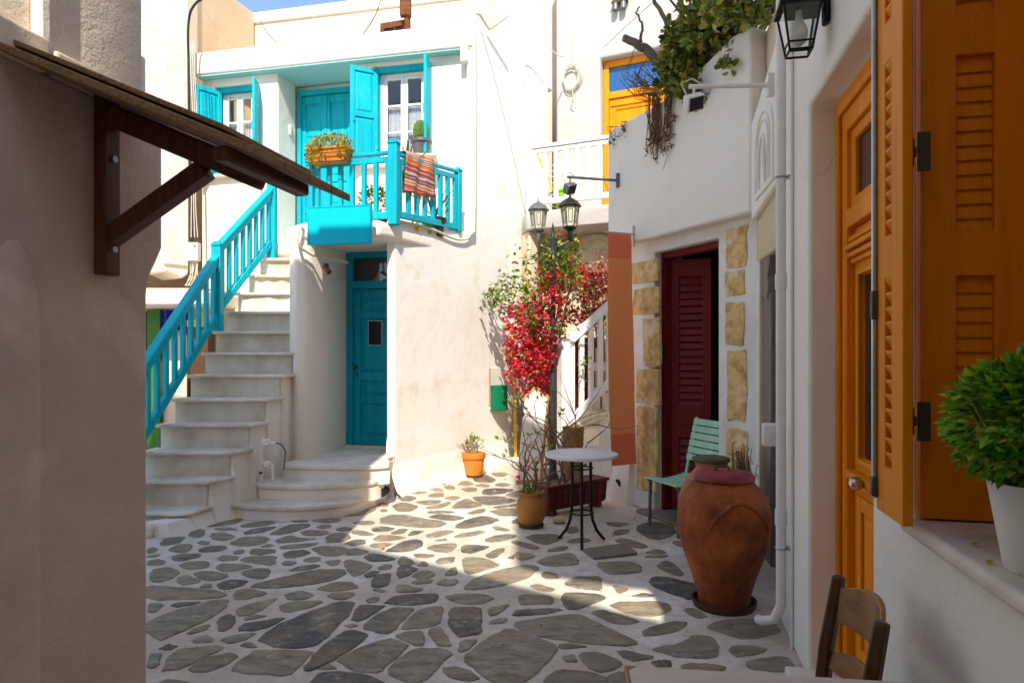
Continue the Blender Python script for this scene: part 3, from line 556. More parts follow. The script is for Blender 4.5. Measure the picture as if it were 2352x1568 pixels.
part('ac_pipe', MB().tube([infa(FB, 1.60, -.03, 2.98), infa(FB, 1.68, -.05, 3.05), infa(FB, 1.72, -.04, 3.6), infa(FB, 1.72, -.04, 4.6), infa(FB, 1.71, -.04, 5.55), infa(FB, 1.72, -.03, 5.80), infa(FB, 1.86, -.02, 5.86), infa(FB, 2.05, -.05, 5.74), infa(FB, 2.2, -.25, 5.93)], .022, 8), M['plastic'], house, smooth=True)
part('downpipe_box', MB().box(-.16, -.06, -.012, .12, 5.22, 5.50), M['white2'], house, bevel=.01)

# the porch below: landing slab, left pier, blue door
pier = [(-2.36, 7.25), (-2.26, 7.12), (-2.16, 7.14), (-2.10, 7.22), (-1.945, 7.98), (-1.94, 8.1), (-1.94, 8.9), (-2.75, 8.9), (-2.44, 7.70)]
def hp(pts): return [loc2(*p) for p in pts]
part('porch_pier', MB().prism(hp(pier), 0, 2.86), M['white'], house, bevel=.03, seg=3)
slab = [(-2.33, 7.30), (-2.22, 7.13), (-2.0, 7.08), (-1.36, 6.96), (-1.29, 7.10), (-.62, 8.52), (-1.0, 9.4), (-3.4, 9.9), (-3.15, 8.45), (-2.6, 8.35)]
part('landing', MB().prism(hp(slab), 2.70, 2.885), M['white'], house, bevel=.06, seg=4)
part('porch_back_wall', MB().prism(hp([(-2.0, 8.16), (-1.06, 7.94), (-1.06, 8.1), (-2.0, 8.4)]), 0, 2.69), M['interior'], house)
FD = Frame(-1.94, 8.0, R(-13))
bd = part('blue_door', MB().wall(0, .86, .42, 2.70, 0, .10, [(.075, .80, .42, 2.27), (.075, .80, 2.36, 2.63)]), M['blue_door'], house, bevel=.006)
q = loc2(*FD.o); bd.location = (q[0], q[1], 0)
lf = panelled(bd, 'door_leaf', M['blue_door'], .078, .798, .45, 2.265, .05, [(.56, .93), (1.03, 1.20), (1.30, 1.92), (2.0, 2.17)], stile=.085)
part('transom_pane', MB().box(.07, .805, .05, .056, 2.355, 2.635), M['glass'], bd)
part('threshold', MB().box(.0, .84, -.06, .04, .412, .447), M['marble'], bd, bevel=.005)
nb = part('notice', MB().box(.262, .435, .028, .0315, 1.61, 1.90), M['white_frame'], bd); part('notice_face', MB().box(.268, .429, .025, .0285, 1.617, 1.893), M['slate_board'], nb)
kn = part('door_knob', MB().lathe([(.0, 0), (.012, .0), (.012, .03), (.028, .04), (.03, .06), (.02, .075), (0, .078)], 14, (0, 0, 0)), M['steel_dark'], bd, smooth=True)
kn.location = (.118, .032, 1.36); kn.rotation_euler = (R(90), 0, 0)
part('keyhole_plate', MB().box(.11, .132, .026, .034, 1.24, 1.30), M['steel_dark'], bd)

# spotlight by the porch, pipe under the sign
sp = thing('porch_spotlight', 'small dark twin spotlight on the porch pier left of the blue door', 'spotlight', (-1.98, 7.26, 2.42))
part('wall_cup', MB().lathe([(0, 0), (.035, .0), (.03, .05), (0, .055)], 12), M['steel_dark'], sp, smooth=True)
part('lamp_head', MB().tube([(.01, -.02, .0), (.05, -.05, -.05)], [.02, .03], 10), M['rust'], sp, smooth=True)
pp = thing('conduit_pipe', 'white plastic conduit curling from the landing under the turquoise sign', 'pipe', (-2.15, 7.0, 0))
part('pipe', MB().tube([(-.02, .16, 2.80), (-.03, .05, 2.82), (-.06, .0, 2.72), (-.03, .02, 2.60), (.08, .12, 2.54), (.25, .4, 2.53), (.33, .55, 2.52)], .018, 8), M['plastic'], pp, smooth=True)

sg = thing('turquoise_signboard', 'blank turquoise signboard hanging in front of the landing above the blue door', 'sign', (-1.72, 6.83, 2.795), R(-11))
part('board', MB().box(-.335, .335, -.03, .03, -.19, .19), M['sign_blue'], sg, bevel=.006)
part('edge_frame', MB().wall(-.338, .338, -.193, .193, -.034, -.0305, [(-.322, .322, -.177, .177)]), M['turq_old'], sg, bevel=.002)
for x in (-.25, .25): part('bracket', MB().bar((x, .03, .1), (x, .20, .1), .03, .03), M['grey_metal'], sg)

# ------------------------------------------------------------------ outer marble stair
ST_Z1, ST_R, ST_D1, ST_DD = .16, .228, 5.85, .22
XR = [-2.87, -2.75, -2.60, -2.53, -2.47, -2.375, -2.30, -2.31, -2.36, -2.43, -2.50, -2.56, -2.62]
XL = [-3.46, -3.42, -3.39, -3.35, -3.32, -3.27, -3.22, -3.20, -3.17, -3.14, -3.10, -3.05, -3.02]
def xs(d):                                             # wall line: tread ends smoothed along the flight
    f_ = max(0, min(11.999, (d-ST_D1)/ST_DD)); w = tot = 0
    for k in range(13): g_ = math.exp(-((k-f_)/1.3)**2); w += g_*XR[k]; tot += g_
    return w/tot + (d-ST_D1)*.5*(1 if d < ST_D1 else 0)
stair = thing('marble_staircase', 'worn marble outside staircase climbing to the turquoise upper door', 'staircase')
for k in range(13):
    z = ST_Z1+ST_R*k; d = ST_D1+ST_DD*k; xl, xr = XL[k], XR[k]; j = random.uniform(-.008, .008)
    r_ = random.Random(k+5)
    pts = [(xl-.03, d-.045)]
    for i in range(1, 8): pts.append((xl-.03+(xr+.03-xl+.03)*i/8, d-.045+r_.uniform(-.018, .012)))
    x_e = xs(d)+.075 if k < 8 else xr+.035
    pts += [(x_e, d-.04+j), (x_e+(xs(d+ST_DD)-xs(d) if k < 8 else 0), d+ST_DD+.03), (xl-.03, d+ST_DD+.03)]
    part('tread', MB().prism(pts, z-.031, z), M['marble'], stair, bevel=.012, seg=3)
    part('riser', MB().prism([(xl, d), (xs(d)+.016 if k < 8 else xr, d+j), (xs(d+.2)-.01 if k < 8 else xr, d+ST_DD+.02), (xl, d+ST_DD+.02)], max(0, z-ST_R-.01) if k else -.01, z-.0312), M['riser'], stair)
# smooth side wall under the treads, flaring at its foot
sw = MB()
for k in range(-1, 9):
    top = ST_Z1+ST_R*k-.02 if k >= 0 else .11
    n_d = 5; zr = []; z = 0
    while z < top-.03: zr.append(z); z += .035 if z < .3 else .12
    zr.append(top); base = len(sw.v); n = len(zr)
    for i in range(n_d+1):
        d = ST_D1+ST_DD*(k+i/n_d)+.03; X = xs(d)+.012
        for z in zr: o_ = .11*math.exp(-z/.11)+.012*math.sin(d*9+z*4)*math.exp(-z/.6); sw.v.append((X+o_*.9, d-o_*.4, z))
    for i in range(n_d):
        for j in range(n-1): q = base+i*n+j; sw.f.append((q, q+n, q+n+1, q+1))
    e0 = base; e1 = base+n_d*n                         # little return faces so that no gap shows under a nosing
    back = len(sw.v); sw.v += [(sw.v[e0+n-1][0]-.2, sw.v[e0+n-1][1], top), (sw.v[e1+n-1][0]-.2, sw.v[e1+n-1][1], top), (sw.v[e0][0]-.3, sw.v[e0+n-1][1], 0)]
    for i in range(n_d): sw.f.append((base+i*n+n-1, base+(i+1)*n+n-1, back+1 if i == n_d-1 else back, back))
    sw.f.append((e0+n-1, back, back+2, e0))
part('side_wall', sw, M['white'], stair, smooth=50)
core = MB()
for k in range(13):
    d = ST_D1+ST_DD*k; z = ST_Z1+ST_R*k-.04
    core.prism([(XL[k]+.05, d+.06), (XR[k]-.01, d+.04), (XR[min(k+1, 12)]-.01, d+ST_DD+.039), (XL[k]+.05, d+ST_DD+.059)], 0, z-ST_R-.02 if k else .05)
part('stair_core', core, M['white'], stair)
foot = MB().box(-3.6, -2.95, 5.58, 5.86, -.01, .10); part('stair_foot', foot, M['marble'], stair, bevel=.03)

railing = thing('stair_railing', 'turquoise wooden railing along the left side of the marble staircase', 'railing')
def newel(parent, x, y, z0, z1, mat, w=.085, cap=True, ang=0):
    m = MB(); c_, s_ = math.cos(ang), math.sin(ang)
    T = Matrix.Translation((x, y, 0)) @ Matrix.Rotation(ang, 4, 'Z')
    m.box(-w/2, w/2, -w/2, w/2, z0, z1, T); n_ = part('newel_post', m, mat, parent, bevel=.006)
    if cap:
        k = MB().box(-w/2-.008, w/2+.008, -w/2-.008, w/2+.008, z1, z1+.035, T).box(-w/2+.01, w/2-.01, -w/2+.01, w/2-.01, z1+.034, z1+.055, T)
        part('post_cap', k, mat, n_, bevel=.012)
NP = [(-3.46, 5.72, .05, .92), (-3.21, 7.44, 1.745, 2.68), (-2.93, 8.34, 2.66, 3.58)]
for p in NP: newel(railing, *p, M['turq'], .1)
for a, b, n in ((NP[0], NP[1], 13), (NP[1], NP[2], 8)):
    A = Vector((a[0], a[1], 0)); B = Vector((b[0], b[1], 0))
    ta, tb, ba, bb_ = a[3]-.10, b[3]-.12, a[2]+.16, b[2]+.20
    if a is NP[1]: ta, tb, ba, bb_ = a[3]-.04, b[3]-.08, a[2]+.24, b[2]+.24
    up = (0, 0, 1)
    part('handrail', MB().bar((*A.xy, ta), (*B.xy, tb), .075, .085).bar((*A.xy, ta+.05), (*B.xy, tb+.05), .10, .028), M['turq'], railing, bevel=.012)
    part('bottom_rail', MB().bar((*A.xy, ba), (*B.xy, bb_), .055, .075), M['turq'], railing, bevel=.006)
    ang = math.atan2(B.y-A.y, B.x-A.x); me = None; sl = ((tb-ta)+(bb_-ba))/2/(B-A).length
    for i in range(n):
        t_ = (i+.6)/(n+.2); p = A.lerp(B, t_); zb = ba+(bb_-ba)*t_; zt = ta+(tb-ta)*t_
        if me is None:
            hh = zt-zb; w = .02
            me = MB().add([(-w,-w,-w*sl),(w,-w,w*sl),(w,w,w*sl),(-w,w,-w*sl),(-w,-w,hh-w*sl),(w,-w,hh+w*sl),(w,w,hh+w*sl),(-w,w,hh-w*sl)], [(0,3,2,1),(4,5,6,7),(0,1,5,4),(1,2,6,5),(2,3,7,6),(3,0,4,7)]).mesh('baluster')
        o = link('baluster', me, M['turq'], railing); o.location = (p.x, p.y, zb); o.rotation_euler = (0, 0, ang)

# rounded doorsteps before the blue door
ds = thing('rounded_doorstep', 'three rounded white marble steps below the blue door', 'steps')
LV = [(.14, [(-2.66, 6.36), (-2.55, 6.27), (-2.35, 6.20), (-2.05, 6.16), (-1.80, 6.19), (-1.60, 6.30), (-1.46, 6.46), (-1.36, 6.75), (-1.30, 7.12), (-2.2, 7.3), (-2.55, 6.7)]),
      (.285, [(-2.46, 6.55), (-2.38, 6.46), (-2.10, 6.41), (-1.80, 6.41), (-1.52, 6.48), (-1.34, 6.60), (-1.27, 6.76), (-1.29, 7.10), (-2.2, 7.3), (-2.45, 6.8)]),
      (.43, [(-2.27, 6.76), (-2.20, 6.70), (-1.90, 6.65), (-1.55, 6.63), (-1.30, 6.66), (-1.20, 6.72), (-1.24, 6.95), (-1.30, 7.14), (-1.16, 7.6), (-1.0, 7.85), (-1.92, 8.08), (-2.10, 7.3), (-2.24, 7.15)])]
def grow(p, k, n_=3): return [(x, y-k if i <= n_+3 else y) for i, (x, y) in enumerate(p)]
pz = 0
for z, pts in LV:
    part('step_riser', MB().prism(pts, pz-.005, z-.045), M['white'], ds, bevel=.01)
    part('step_tread', MB().prism(grow(pts, .028), z-.046, z), M['marble'], ds, bevel=.014, seg=3); pz = z-.05
part('drain_hole', MB().tube([(-1.29, 6.72, .14), (-1.27, 6.86, .15)], .045, 10), M['dark'], ds)

# balcony railing (front and side runs)
br = thing('balcony_railing', 'turquoise wooden balcony railing above the blue door and side wall', 'railing')
A = Vector((-2.17, 7.37, 0)); B = Vector((-1.236, 7.15, 0)); Cc = Vector((-.66, 8.36, 0))
newel(br, B.x, B.y, 2.86, 3.70, M['turq'], .10, True, R(-13)); newel(br, Cc.x, Cc.y, 3.0, 3.74, M['turq'], .075, True, FB.a); newel(br, A.x, A.y, 2.86, 3.60, M['turq'], .07, False, R(-13))
for a, b, n, za, zb, ba, bz in ((A, B, 7, 3.60, 3.62, 2.955, 2.965), (B, Cc, 8, 3.61, 3.74, 2.98, 3.06)):
    part('handrail', MB().bar((*a.xy, za), (*b.xy, zb), .06, .035).bar((*a.xy, za-.07), (*b.xy, zb-.07), .035, .06), M['turq'], br, bevel=.005)
    part('bottom_rail', MB().bar((*a.xy, ba), (*b.xy, bz), .05, .07), M['turq'], br, bevel=.005)
    for i in range(n):
        t_ = (i+.6)/(n+.1); p = a.lerp(b, t_)
        o = part('baluster', MB().box(-.022, .022, -.022, .022, ba+(bz-ba)*t_+.03, za+(zb-za)*t_-.095), M['turq'], br)
        o.location = p; o.rotation_euler = (0, 0, math.atan2(b.y-a.y, b.x-a.x))
# ------------------------------------------------------------------ right hand house: orange door, shutters
FR = Frame(.697, 0, math.atan2(.978, .2083)); fr = FR.u
rh = thing('right_hand_house', 'white house on the right with ochre orange door and louvred shutters', 'house', FR.loc, FR.a)
DU0, DU1 = fr(2003), fr(1857); WU0, WU1 = .72, fr(2100)
part('street_wall', MB().wall(-2.5, fr(1788)+.0, 0, 3.1, -.42, 0, [(DU0, DU1, -.1, 2.647), (WU0, WU1, 1.05, 2.95)]), M['white2'], rh, bevel=.018, seg=3)
part('end_wall', MB().box(fr(1788)-.02, fr(1788)-.004, -5, -.01, 0, 8.2), M['white2'], rh)
part('upper_wall', MB().box(.905, fr(1788)-.001, -.42, -.002, 3.08, 8.2), M['white2'], rh)
# orange house door: frame, transom, leaf
dv = -.135
od = part('orange_door', MB().wall(DU0-.02, DU1+.02, .05, 2.60, dv-.09, dv, [(DU0+.07, DU1-.10, .05, 2.06), (DU0+.07, DU1-.10, 2.14, 2.49)]), M['orange'], rh, bevel=.006)
part('outer_moulding', MB().wall(DU0-.02, DU1+.001, .05, 2.64, dv+.0, dv+.022, [(DU0+.04, DU1-.035, .04, 2.575)]), M['orange'], od, bevel=.008, seg=3)
part('transom_sash', MB().wall(DU0+.07, DU1-.10, 2.14, 2.49, dv-.06, dv-.02, [(DU0+.12, DU1-.155, 2.19, 2.44)]), M['orange'], od, bevel=.008)
part('transom_pane', MB().box(DU0+.11, DU1-.14, dv-.045, dv-.04, 2.18, 2.45), M['glass'], od)
lf = part('door_leaf', MB().wall(DU0+.075, DU1-.105, .06, 2.055, dv-.075, dv-.035, [(DU0+.17, DU1-.20, 1.06, 1.84)]), M['orange'], od, bevel=.005)
part('leaf_pane', MB().box(DU0+.16, DU1-.19, dv-.057, dv-.052, 1.05, 1.85), M['glass'], lf)
part('glazing_moulding', MB().wall(DU0+.15, DU1-.18, 1.035, 1.865, dv-.036, dv-.018, [(DU0+.172, DU1-.202, 1.058, 1.842)]), M['orange'], lf, bevel=.005)
co = MB()
for z, o_ in ((1.90, .015), (1.925, .03), (1.955, .045), (1.995, .025)): co.box(DU0+.085, DU1-.115, dv-.036, dv-.03+o_, z, z+.022)
part('cornice', co, M['orange'], lf, bevel=.004)
part('middle_rail_moulding', MB().box(DU0+.085, DU1-.115, dv-.036, dv+.012, .965, 1.0).box(DU0+.085, DU1-.115, dv-.036, dv-.005, .935, .964), M['orange'], lf, bevel=.008, seg=3)
panelled(lf, 'lower_panel', M['orange'], DU0+.16, DU1-.19, .20, .90, dv-.036, [(.26, .84)], th=.03, stile=.05, out=1)
part('plinth_board', MB().box(DU0+.09, DU1-.12, dv-.036, dv-.012, .065, .18), M['orange'], lf, bevel=.004)
kb = part('door_knob', MB().lathe([(0, 0), (.022, 0), (.022, .006), (.010, .012), (.010, .04), (.024, .052), (.029, .072), (.022, .09), (0, .096)], 18), M['nickel'], lf, smooth=True)
kb.location = (fr(1990, dv), dv-.030, .985); kb.rotation_euler = (R(-90), 0, 0)
part('door_step', MB().box(DU0-.05, DU1+.03, -.30, .10, -.01, .05), M['marble'], rh, bevel=.012)
# window: sill, frame, folded shutters
part('window_sill', MB().box(WU0-.2, WU1+.01, -.36, .035, 1.02, 1.062), M['marble'], rh, bevel=.016, seg=4)
wf = part('window_frame', MB().wall(WU0, WU1-.02, 1.07, 2.95, -.36, -.29, [(WU0+.08, WU1-.12, 1.15, 2.86)]), M['orange'], rh, bevel=.006)
part('window_pane', MB().box(WU0+.07, WU1-.11, -.335, -.33, 1.14, 2.87), M['glass'], wf)
def louvre_leaf(name, W, z0, z1, zones, mat, dep=.009, th=.019):
    lf_ = part(name, MB().wall(0, W, z0, z1, -th, th, [(.085, W-.07, a, b) for a, b in zones]), mat, rh, bevel=.003)
    for a, b in zones: louvres(lf_, mat, .086, W-.071, a+.002, b-.002, 0, .0385, dep)
    return lf_
ZN = [(1.196, 1.707), (1.82, 2.285), (2.395, 2.70)]
la = louvre_leaf('louvred_shutter', .245, 1.068, 2.80, ZN, M['orange']); la.location = (fr(2109), .0, 0); la.rotation_euler = (0, 0, R(-90))
lb = louvre_leaf('louvred_shutter', fr(2014, .077)-fr(2074, .077), 1.068, 2.80, ZN, M['orange'], .02, .0125); lb.location = (fr(2074, .077), .0655, 0); lb.rotation_euler = (0, 0, R(0))
lc = louvre_leaf('louvred_shutter', .24, 1.068, 2.80, ZN, M['orange']); lc.location = (WU1-.06, -.275, 0); lc.rotation_euler = (0, 0, R(180))
hu_ = fr(2099, .035)
for z in (1.33, 2.02):
    h_ = part('hinge', MB().tube([(hu_, .04, z-.035), (hu_, .04, z+.035)], .006, 10).box(hu_-.012, hu_-.008, .0, .03, z-.05, z+.05).box(hu_+.004, hu_+.02, .036, .040, z-.05, z+.05).box(hu_-.012, hu_, .032, .042, z-.012, z+.012), M['steel_dark'], rh, smooth=True)
ru_ = fr(2008, .085)
part('shutter_rod', MB().tube([(ru_, .085, 1.10), (ru_, .085, 2.85)], .0075, 8), M['alu'], rh, smooth=True)
part('rod_guide', MB().box(ru_-.012, ru_+.010, .07, .094, 1.105, 1.16), M['steel_dark'], rh, bevel=.003); part('rod_guide', MB().box(ru_-.012, ru_+.010, .07, .094, 1.60, 1.68), M['steel_dark'], rh, bevel=.003)
# ------------------------------------------------------------------ house with the red door, corner doorway, planted terrace
FH = Frame(.98, 7.0, math.atan2(-.91, .415)); fh = FH.u
bh = thing('red_door_house', 'white house with dark red louvred door between bare sandstone blocks', 'house', FH.loc, FH.a)
top = [(0, 2.58), (2.00, 2.58), (2.00, 4.0), (1.80, 4.0), (1.45, 3.90), (1.15, 3.80), (.5, 3.79), (0, 3.79)]
part('upper_wall', MB().plate(top, 0, .35), M['white2'], bh, bevel=.025, seg=3)
RD0, RD1 = fh(1519, .2), fh(1668, .2)
part('lower_wall', MB().wall(.03, 1.97, 0, 2.60, .11, .45, [(RD0, RD1, -.1, 2.47)]), M['white_worn'], bh, bevel=.02)
part('gable_wall', MB().box(.001, .05, .34, 3.0, 0, 3.78), M['white2'], bh)
part('terrace', MB().box(.04, 3.0, .30, 3.0, 3.55, 3.70), M['white_worn'], bh)
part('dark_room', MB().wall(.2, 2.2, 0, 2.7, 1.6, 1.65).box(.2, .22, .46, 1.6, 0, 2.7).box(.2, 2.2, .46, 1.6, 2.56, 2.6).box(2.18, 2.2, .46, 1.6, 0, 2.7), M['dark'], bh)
part('sloping_buttress', MB().add([(.02,.115,0),(.30,.115,0),(.30,.02,0),(.02,-.0,0),(.05,.112,.85),(.30,.112,.85)], [(3,2,5,4),(0,3,4),(1,5,2)]), M['white'], bh)
part('hole', MB().tube([fh and (.14, .03, .20), (.14, .10, .20)], .05, 12), M['dark'], bh)
dfm = part('door_frame', MB().wall(RD0, RD1, .03, 2.47, .20, .30, [(RD0+.05, RD1-.03, .03, 2.41)]), M['red_door'], bh, bevel=.005)
RW_ = fh(1643, .42)-RD0
rl = part('red_door', MB().wall(0, .37, .05, 2.40, 0, .04, [(.07, .29, .30, .72), (.07, .29, 1.02, 2.24)]), M['red_door'], bh, bevel=.004)
rl.location = (RD0+.055, .28, 0); rl.rotation_euler = (0, 0, R(36))
louvres(rl, M['red_door'], .071, .289, 1.022, 2.238, .016, .066, .03); louvres(rl, M['red_door'], .071, .289, .302, .718, .016, .066, .03)
part('pull_handle', MB().tube([(.08, -.002, .86), (.08, -.045, .86), (.28, -.045, .86), (.28, -.002, .86)], .011, 8), M['red_door'], rl, smooth=True)
part('lock', MB().lathe([(0, 0), (.02, 0), (.018, .02), (0, .022)], 12), M['nickel'], rl, smooth=True).matrix_local = Matrix.Translation((.335, 0, .70)) @ Matrix.Rotation(R(90), 4, 'X')
part('door_sill', MB().box(RD0-.1, RD1+.05, -.02, .30, 0, .035), M['old_wood'], bh, bevel=.01)
def quoin(x0, x1, y0, y1, seed):
    r_ = random.Random(seed); u0, u1 = sorted((fh(x0, .1), fh(x1, .1))); xm = (x0+x1)/2; z1, z0 = FH.z(xm, y0, .1), FH.z(xm, y1, .1); u1 = min(u1, 1.96)
    base = [(u0, z0), ((u0+u1)/2, z0), (u1, z0), (u1, (z0+z1)/2), (u1, z1), ((u0+u1)/2, z1), (u0, z1), (u0, (z0+z1)/2)]
    w, h = u1-u0, z1-z0
    p = chaikin([(a+r_.uniform(-.05, .05)*w, b+r_.uniform(-.04, .04)*h) for a, b in base], .09); p = [(a+r_.uniform(-.003, .003), b+r_.uniform(-.003, .003)) for a, b in p]; n = len(p)
    cu, cz = (u0+u1)/2, (z0+z1)/2; m = MB()
    for k, v in ((1.07, .125), (1.05, .107), (1.03, .101), (.6, .099)): m.v += [(cu+(a-cu)*k+r_.uniform(-.004, .004), v+r_.uniform(-.003, .003), cz+(b-cz)*k) for a, b in p]
    for q in range(3):
        for i in range(n): j = (i+1) % n; m.f.append((q*n+i, q*n+j, (q+1)*n+j, (q+1)*n+i))
    m.f.append(tuple(3*n+i for i in range(n)))
    m.f = [tuple(reversed(f)) for f in m.f]
    part('stone_block', m, M['quoin'], bh, smooth=18)
dx = lambda a: 1066+.41*a
dy = lambda b: 478+.41*b
for i, (a, b, c, d) in enumerate([(935,1075,300,415),(950,1085,445,590),(1000,1090,620,880),(965,1090,905,1090),(970,1070,1110,1560),
                                  (1468,1578,110,200),(1465,1580,210,330),(1465,1570,350,480),(1468,1562,535,765),(1472,1575,805,1185),(1465,1580,1245,1480)]):
    quoin(dx(a), dx(b), dy(c), dy(d), i)
# corner doorway wall between the red door house and the right hand house
FC = Frame(1.80, 5.2, math.atan2(-1.0, -.17)); fc = lambda x, v=0: FC.u(x, v)
def fc_part(name, mb, mat, **k):
    o = part(name, mb, mat, bh, **k); q = FC.o-FH.o; o.location = (q.dot(FH.U), q.dot(FH.V), 0); o.rotation_euler = (0, 0, FC.a-FH.a); return o
fc_part('corner_wall', MB().plate([(0, 2.52), (1.12, 2.60), (1.12, 3.55), (.0, 3.25)], .02, .3), M['white2'], bevel=.02)
fc_part('corner_parapet', MB().box(-.08, 1.2, .14, .34, 2.7, 3.99), M['cream'], bevel=.02)
fc_part('stone_lintel', MB().plate([(.02, 2.20), (.98, 2.20), (.98, 2.62), (.02, 2.515)], .06, .3), M['sandstone'], bevel=.015)
fc_part('stone_jamb', MB().box(-.06, .085, .06, .32, 0, 2.21), M['white_worn'], bevel=.015)
fc_part('jamb_edge', MB().box(.085, .105, .062, .30, 0, 2.20), M['sandstone'], bevel=.008)
fc_part('corbel', MB().plate([(.105, 2.205), (.105, 1.93), (.30, 1.90), (.33, 2.0), (.30, 2.06), (.40, 2.205)], .075, .28), M['old_wood'], bevel=.01)
fc_part('door_post', MB().box(.106, .36, .09, .28, 0, 1.94), M['old_wood'], bevel=.01)
fc_part('old_door', MB().box(.36, .98, .20, .28, 0, 2.2), M['red_door'])
rp = fc_part('arched_relief', MB().plate([(.22, 2.62), (.84, 2.62)] + [(.53+.31*math.cos(R(a)), 2.92+.30*math.sin(R(a))) for a in range(0, 181, 15)], .005, .03), M['white2'], bevel=.008)
for k, rr in ((0, .255), (1, .20)):
    rel = MB().tube([(.53+rr, .004, 2.66)] + [(.53+rr*math.cos(R(a)), .004, 2.90+rr*math.sin(R(a))) for a in range(0, 181, 12)] + [(.53-rr, .004, 2.66)], .009, 6); part('relief_band', rel, M['white_worn'], rp, smooth=True)
for u, pts in ((.43, 1), (.64, -1)):
    rel = MB().tube([(u, .003, 2.66), (u, .001, 2.80), (u+.02*pts, .001, 2.93), (u+.07*pts, .002, 3.0)], [.012, .02, .017, .008], 6).tube([(u, .001, 2.9), (u-.05*pts, .002, 2.86), (u-.06*pts, .002, 2.78)], .008, 6)
    part('relief_figure', rel, M['white_worn'], rp, smooth=True)
# ------------------------------------------------------------------ house with the upper orange door and white balcony
FO = Frame(1.30, 10.2, math.atan2(-.423, .906)); fo = FO.u
oh = thing('orange_door_house', 'tall bright white house with an orange upper door behind a white balcony', 'house', FO.loc, FO.a)
OD0, OD1 = 0.0, 1.0
part('front_wall', MB().wall(-.74, 3.2, 0, 8.6, .12, .5, [(OD0-.02, OD1+.02, 3.45, 5.98)]), M['white_lit'], oh, bevel=.04, seg=3)
o_d = part('upper_orange_door', MB().wall(OD0-.015, OD1+.015, 3.46, 5.975, .26, .34, [(OD0+.07, OD1-.07, 3.46, 5.40), (OD0+.07, OD1-.07, 5.50, 5.88)]), M['orange_lit'], oh, bevel=.006)
part('transom_pane', MB().box(OD0+.06, OD1-.06, .30, .306, 5.49, 5.89), M['glass_blue'], o_d)
ol = part('door_leaf', MB().wall(OD0+.075, OD1-.075, 3.48, 5.395, .29, .33, [(.30, .70, 4.45, 4.88)]), M['orange_lit'], o_d, bevel=.005)
part('leaf_pane', MB().box(.28, .72, .306, .312, 4.43, 4.9), M['glass_blue'], ol)
arc = [(.22, .286, 4.4)] + [(.5+.28*math.cos(R(a)), .286, 4.83+.22*math.sin(R(a))) for a in range(180, -1, -15)] + [(.78, .286, 4.4)]
part('arched_moulding', MB().tube(arc, .02, 6).tube([(.5+(x-.5)*.78, v, 4.4+(z-4.4)*.86) for x, v, z in arc], .014, 6), M['orange_lit'], ol, smooth=True)
part('panel_moulding', MB().wall(.14, .86, 3.6, 5.25, .274, .292, [(.17, .83, 3.63, 5.22)]), M['orange_lit'], ol, bevel=.006)
part('top_moulding', MB().box(.1, .9, .27, .292, 5.28, 5.31), M['orange_lit'], ol, bevel=.006)
part('side_wall', MB().box(-.74, -.62, .5, 2.2, 0, 8.6), M['white_lit'], oh)
def ohp(pts): return [((Vector(p)-FO.o).dot(FO.U), (Vector(p)-FO.o).dot(FO.V)) for p in pts]
BS = [(.20, 9.42), (1.55, 8.79), (2.3, 9.8), (.72, 10.58), (.14, 9.72)]
part('balcony_slab', MB().prism(ohp(BS), 3.22, 3.47), M['white_lit'], oh, bevel=.02)
part('ground_floor_wall', MB().prism(ohp([(.45, 10.1), (2.4, 9.3), (2.5, 9.5), (.55, 10.35)]), 0, 3.22), M['cream'], oh)
part('under_arch', MB().prism(ohp([(.14, 9.70), (.24, 9.46), (.36, 9.6), (.40, 10.05)]), 2.2, 3.22), M['cream'], oh, bevel=.03)
wb = thing('white_balcony_railing', 'white painted balcony railing before the orange upper door', 'railing')
A = Vector((.25, 9.45, 0)); B = Vector((1.52, 8.86, 0))
newel(wb, A.x, A.y, 3.46, 4.40, M['white_paint'], .085, False, FO.a); newel(wb, B.x, B.y, 3.46, 4.40, M['white_paint'], .07, False, FO.a)
part('handrail', MB().bar((*A.xy, 4.36), (*B.xy, 4.36), .07, .05).bar((*A.xy, 4.30), (*B.xy, 4.30), .035, .06), M['white_paint'], wb, bevel=.006)
part('bottom_rail', MB().bar((*A.xy, 3.60), (*B.xy, 3.60), .05, .075), M['white_paint'], wb, bevel=.006)
baluster_run(wb, M['white_paint'], A, B, 3.64, 4.27, 9, .055)
# side stair under the balcony with a white railing
FS = Frame(.60, 8.30, R(28))
ss = thing('white_side_stair', 'white plastered stair climbing behind the orange banner', 'staircase', FS.loc, FS.a)
for k in range(9): part('step', MB().box(.06+k*.25, .06+(k+1)*.25+.02 if k < 8 else 3.0, .0, .95, 0 if k == 0 else -.01, .19*(k+1)), M['white'], ss, bevel=.018)
part('landing_block', MB().box(-.45, .06, .05, 1.0, -.01, .14), M['white'], ss, bevel=.02)
wr = thing('white_stair_railing', 'white wooden stair railing rising behind the black lamp post', 'railing', FS.loc, FS.a)
newel(wr, .0, -.05, .02, 1.70, M['white_paint'], .12, False)
part('handrail', MB().bar((.0, -.05, 1.60), (1.6, -.05, 2.86), .07, .10), M['white_paint'], wr, bevel=.012)
part('bottom_rail', MB().bar((.0, -.05, .62), (1.6, -.05, 1.88), .055, .09), M['white_paint'], wr, bevel=.008)
me_b = MB().add([(-.03,-.02,-.02),(.03,-.02,.02),(.03,.02,.02),(-.03,.02,-.02),(-.03,-.02,.9),(.03,-.02,.94),(.03,.02,.94),(-.03,.02,.9)], [(0,3,2,1),(4,5,6,7),(0,1,5,4),(1,2,6,5),(2,3,7,6),(3,0,4,7)]).mesh('baluster')
for i in range(10):
    o = link('baluster', me_b, M['white_paint'], wr); u_ = .12+.14*i; o.location = (u_, -.05, .66+.7875*u_)

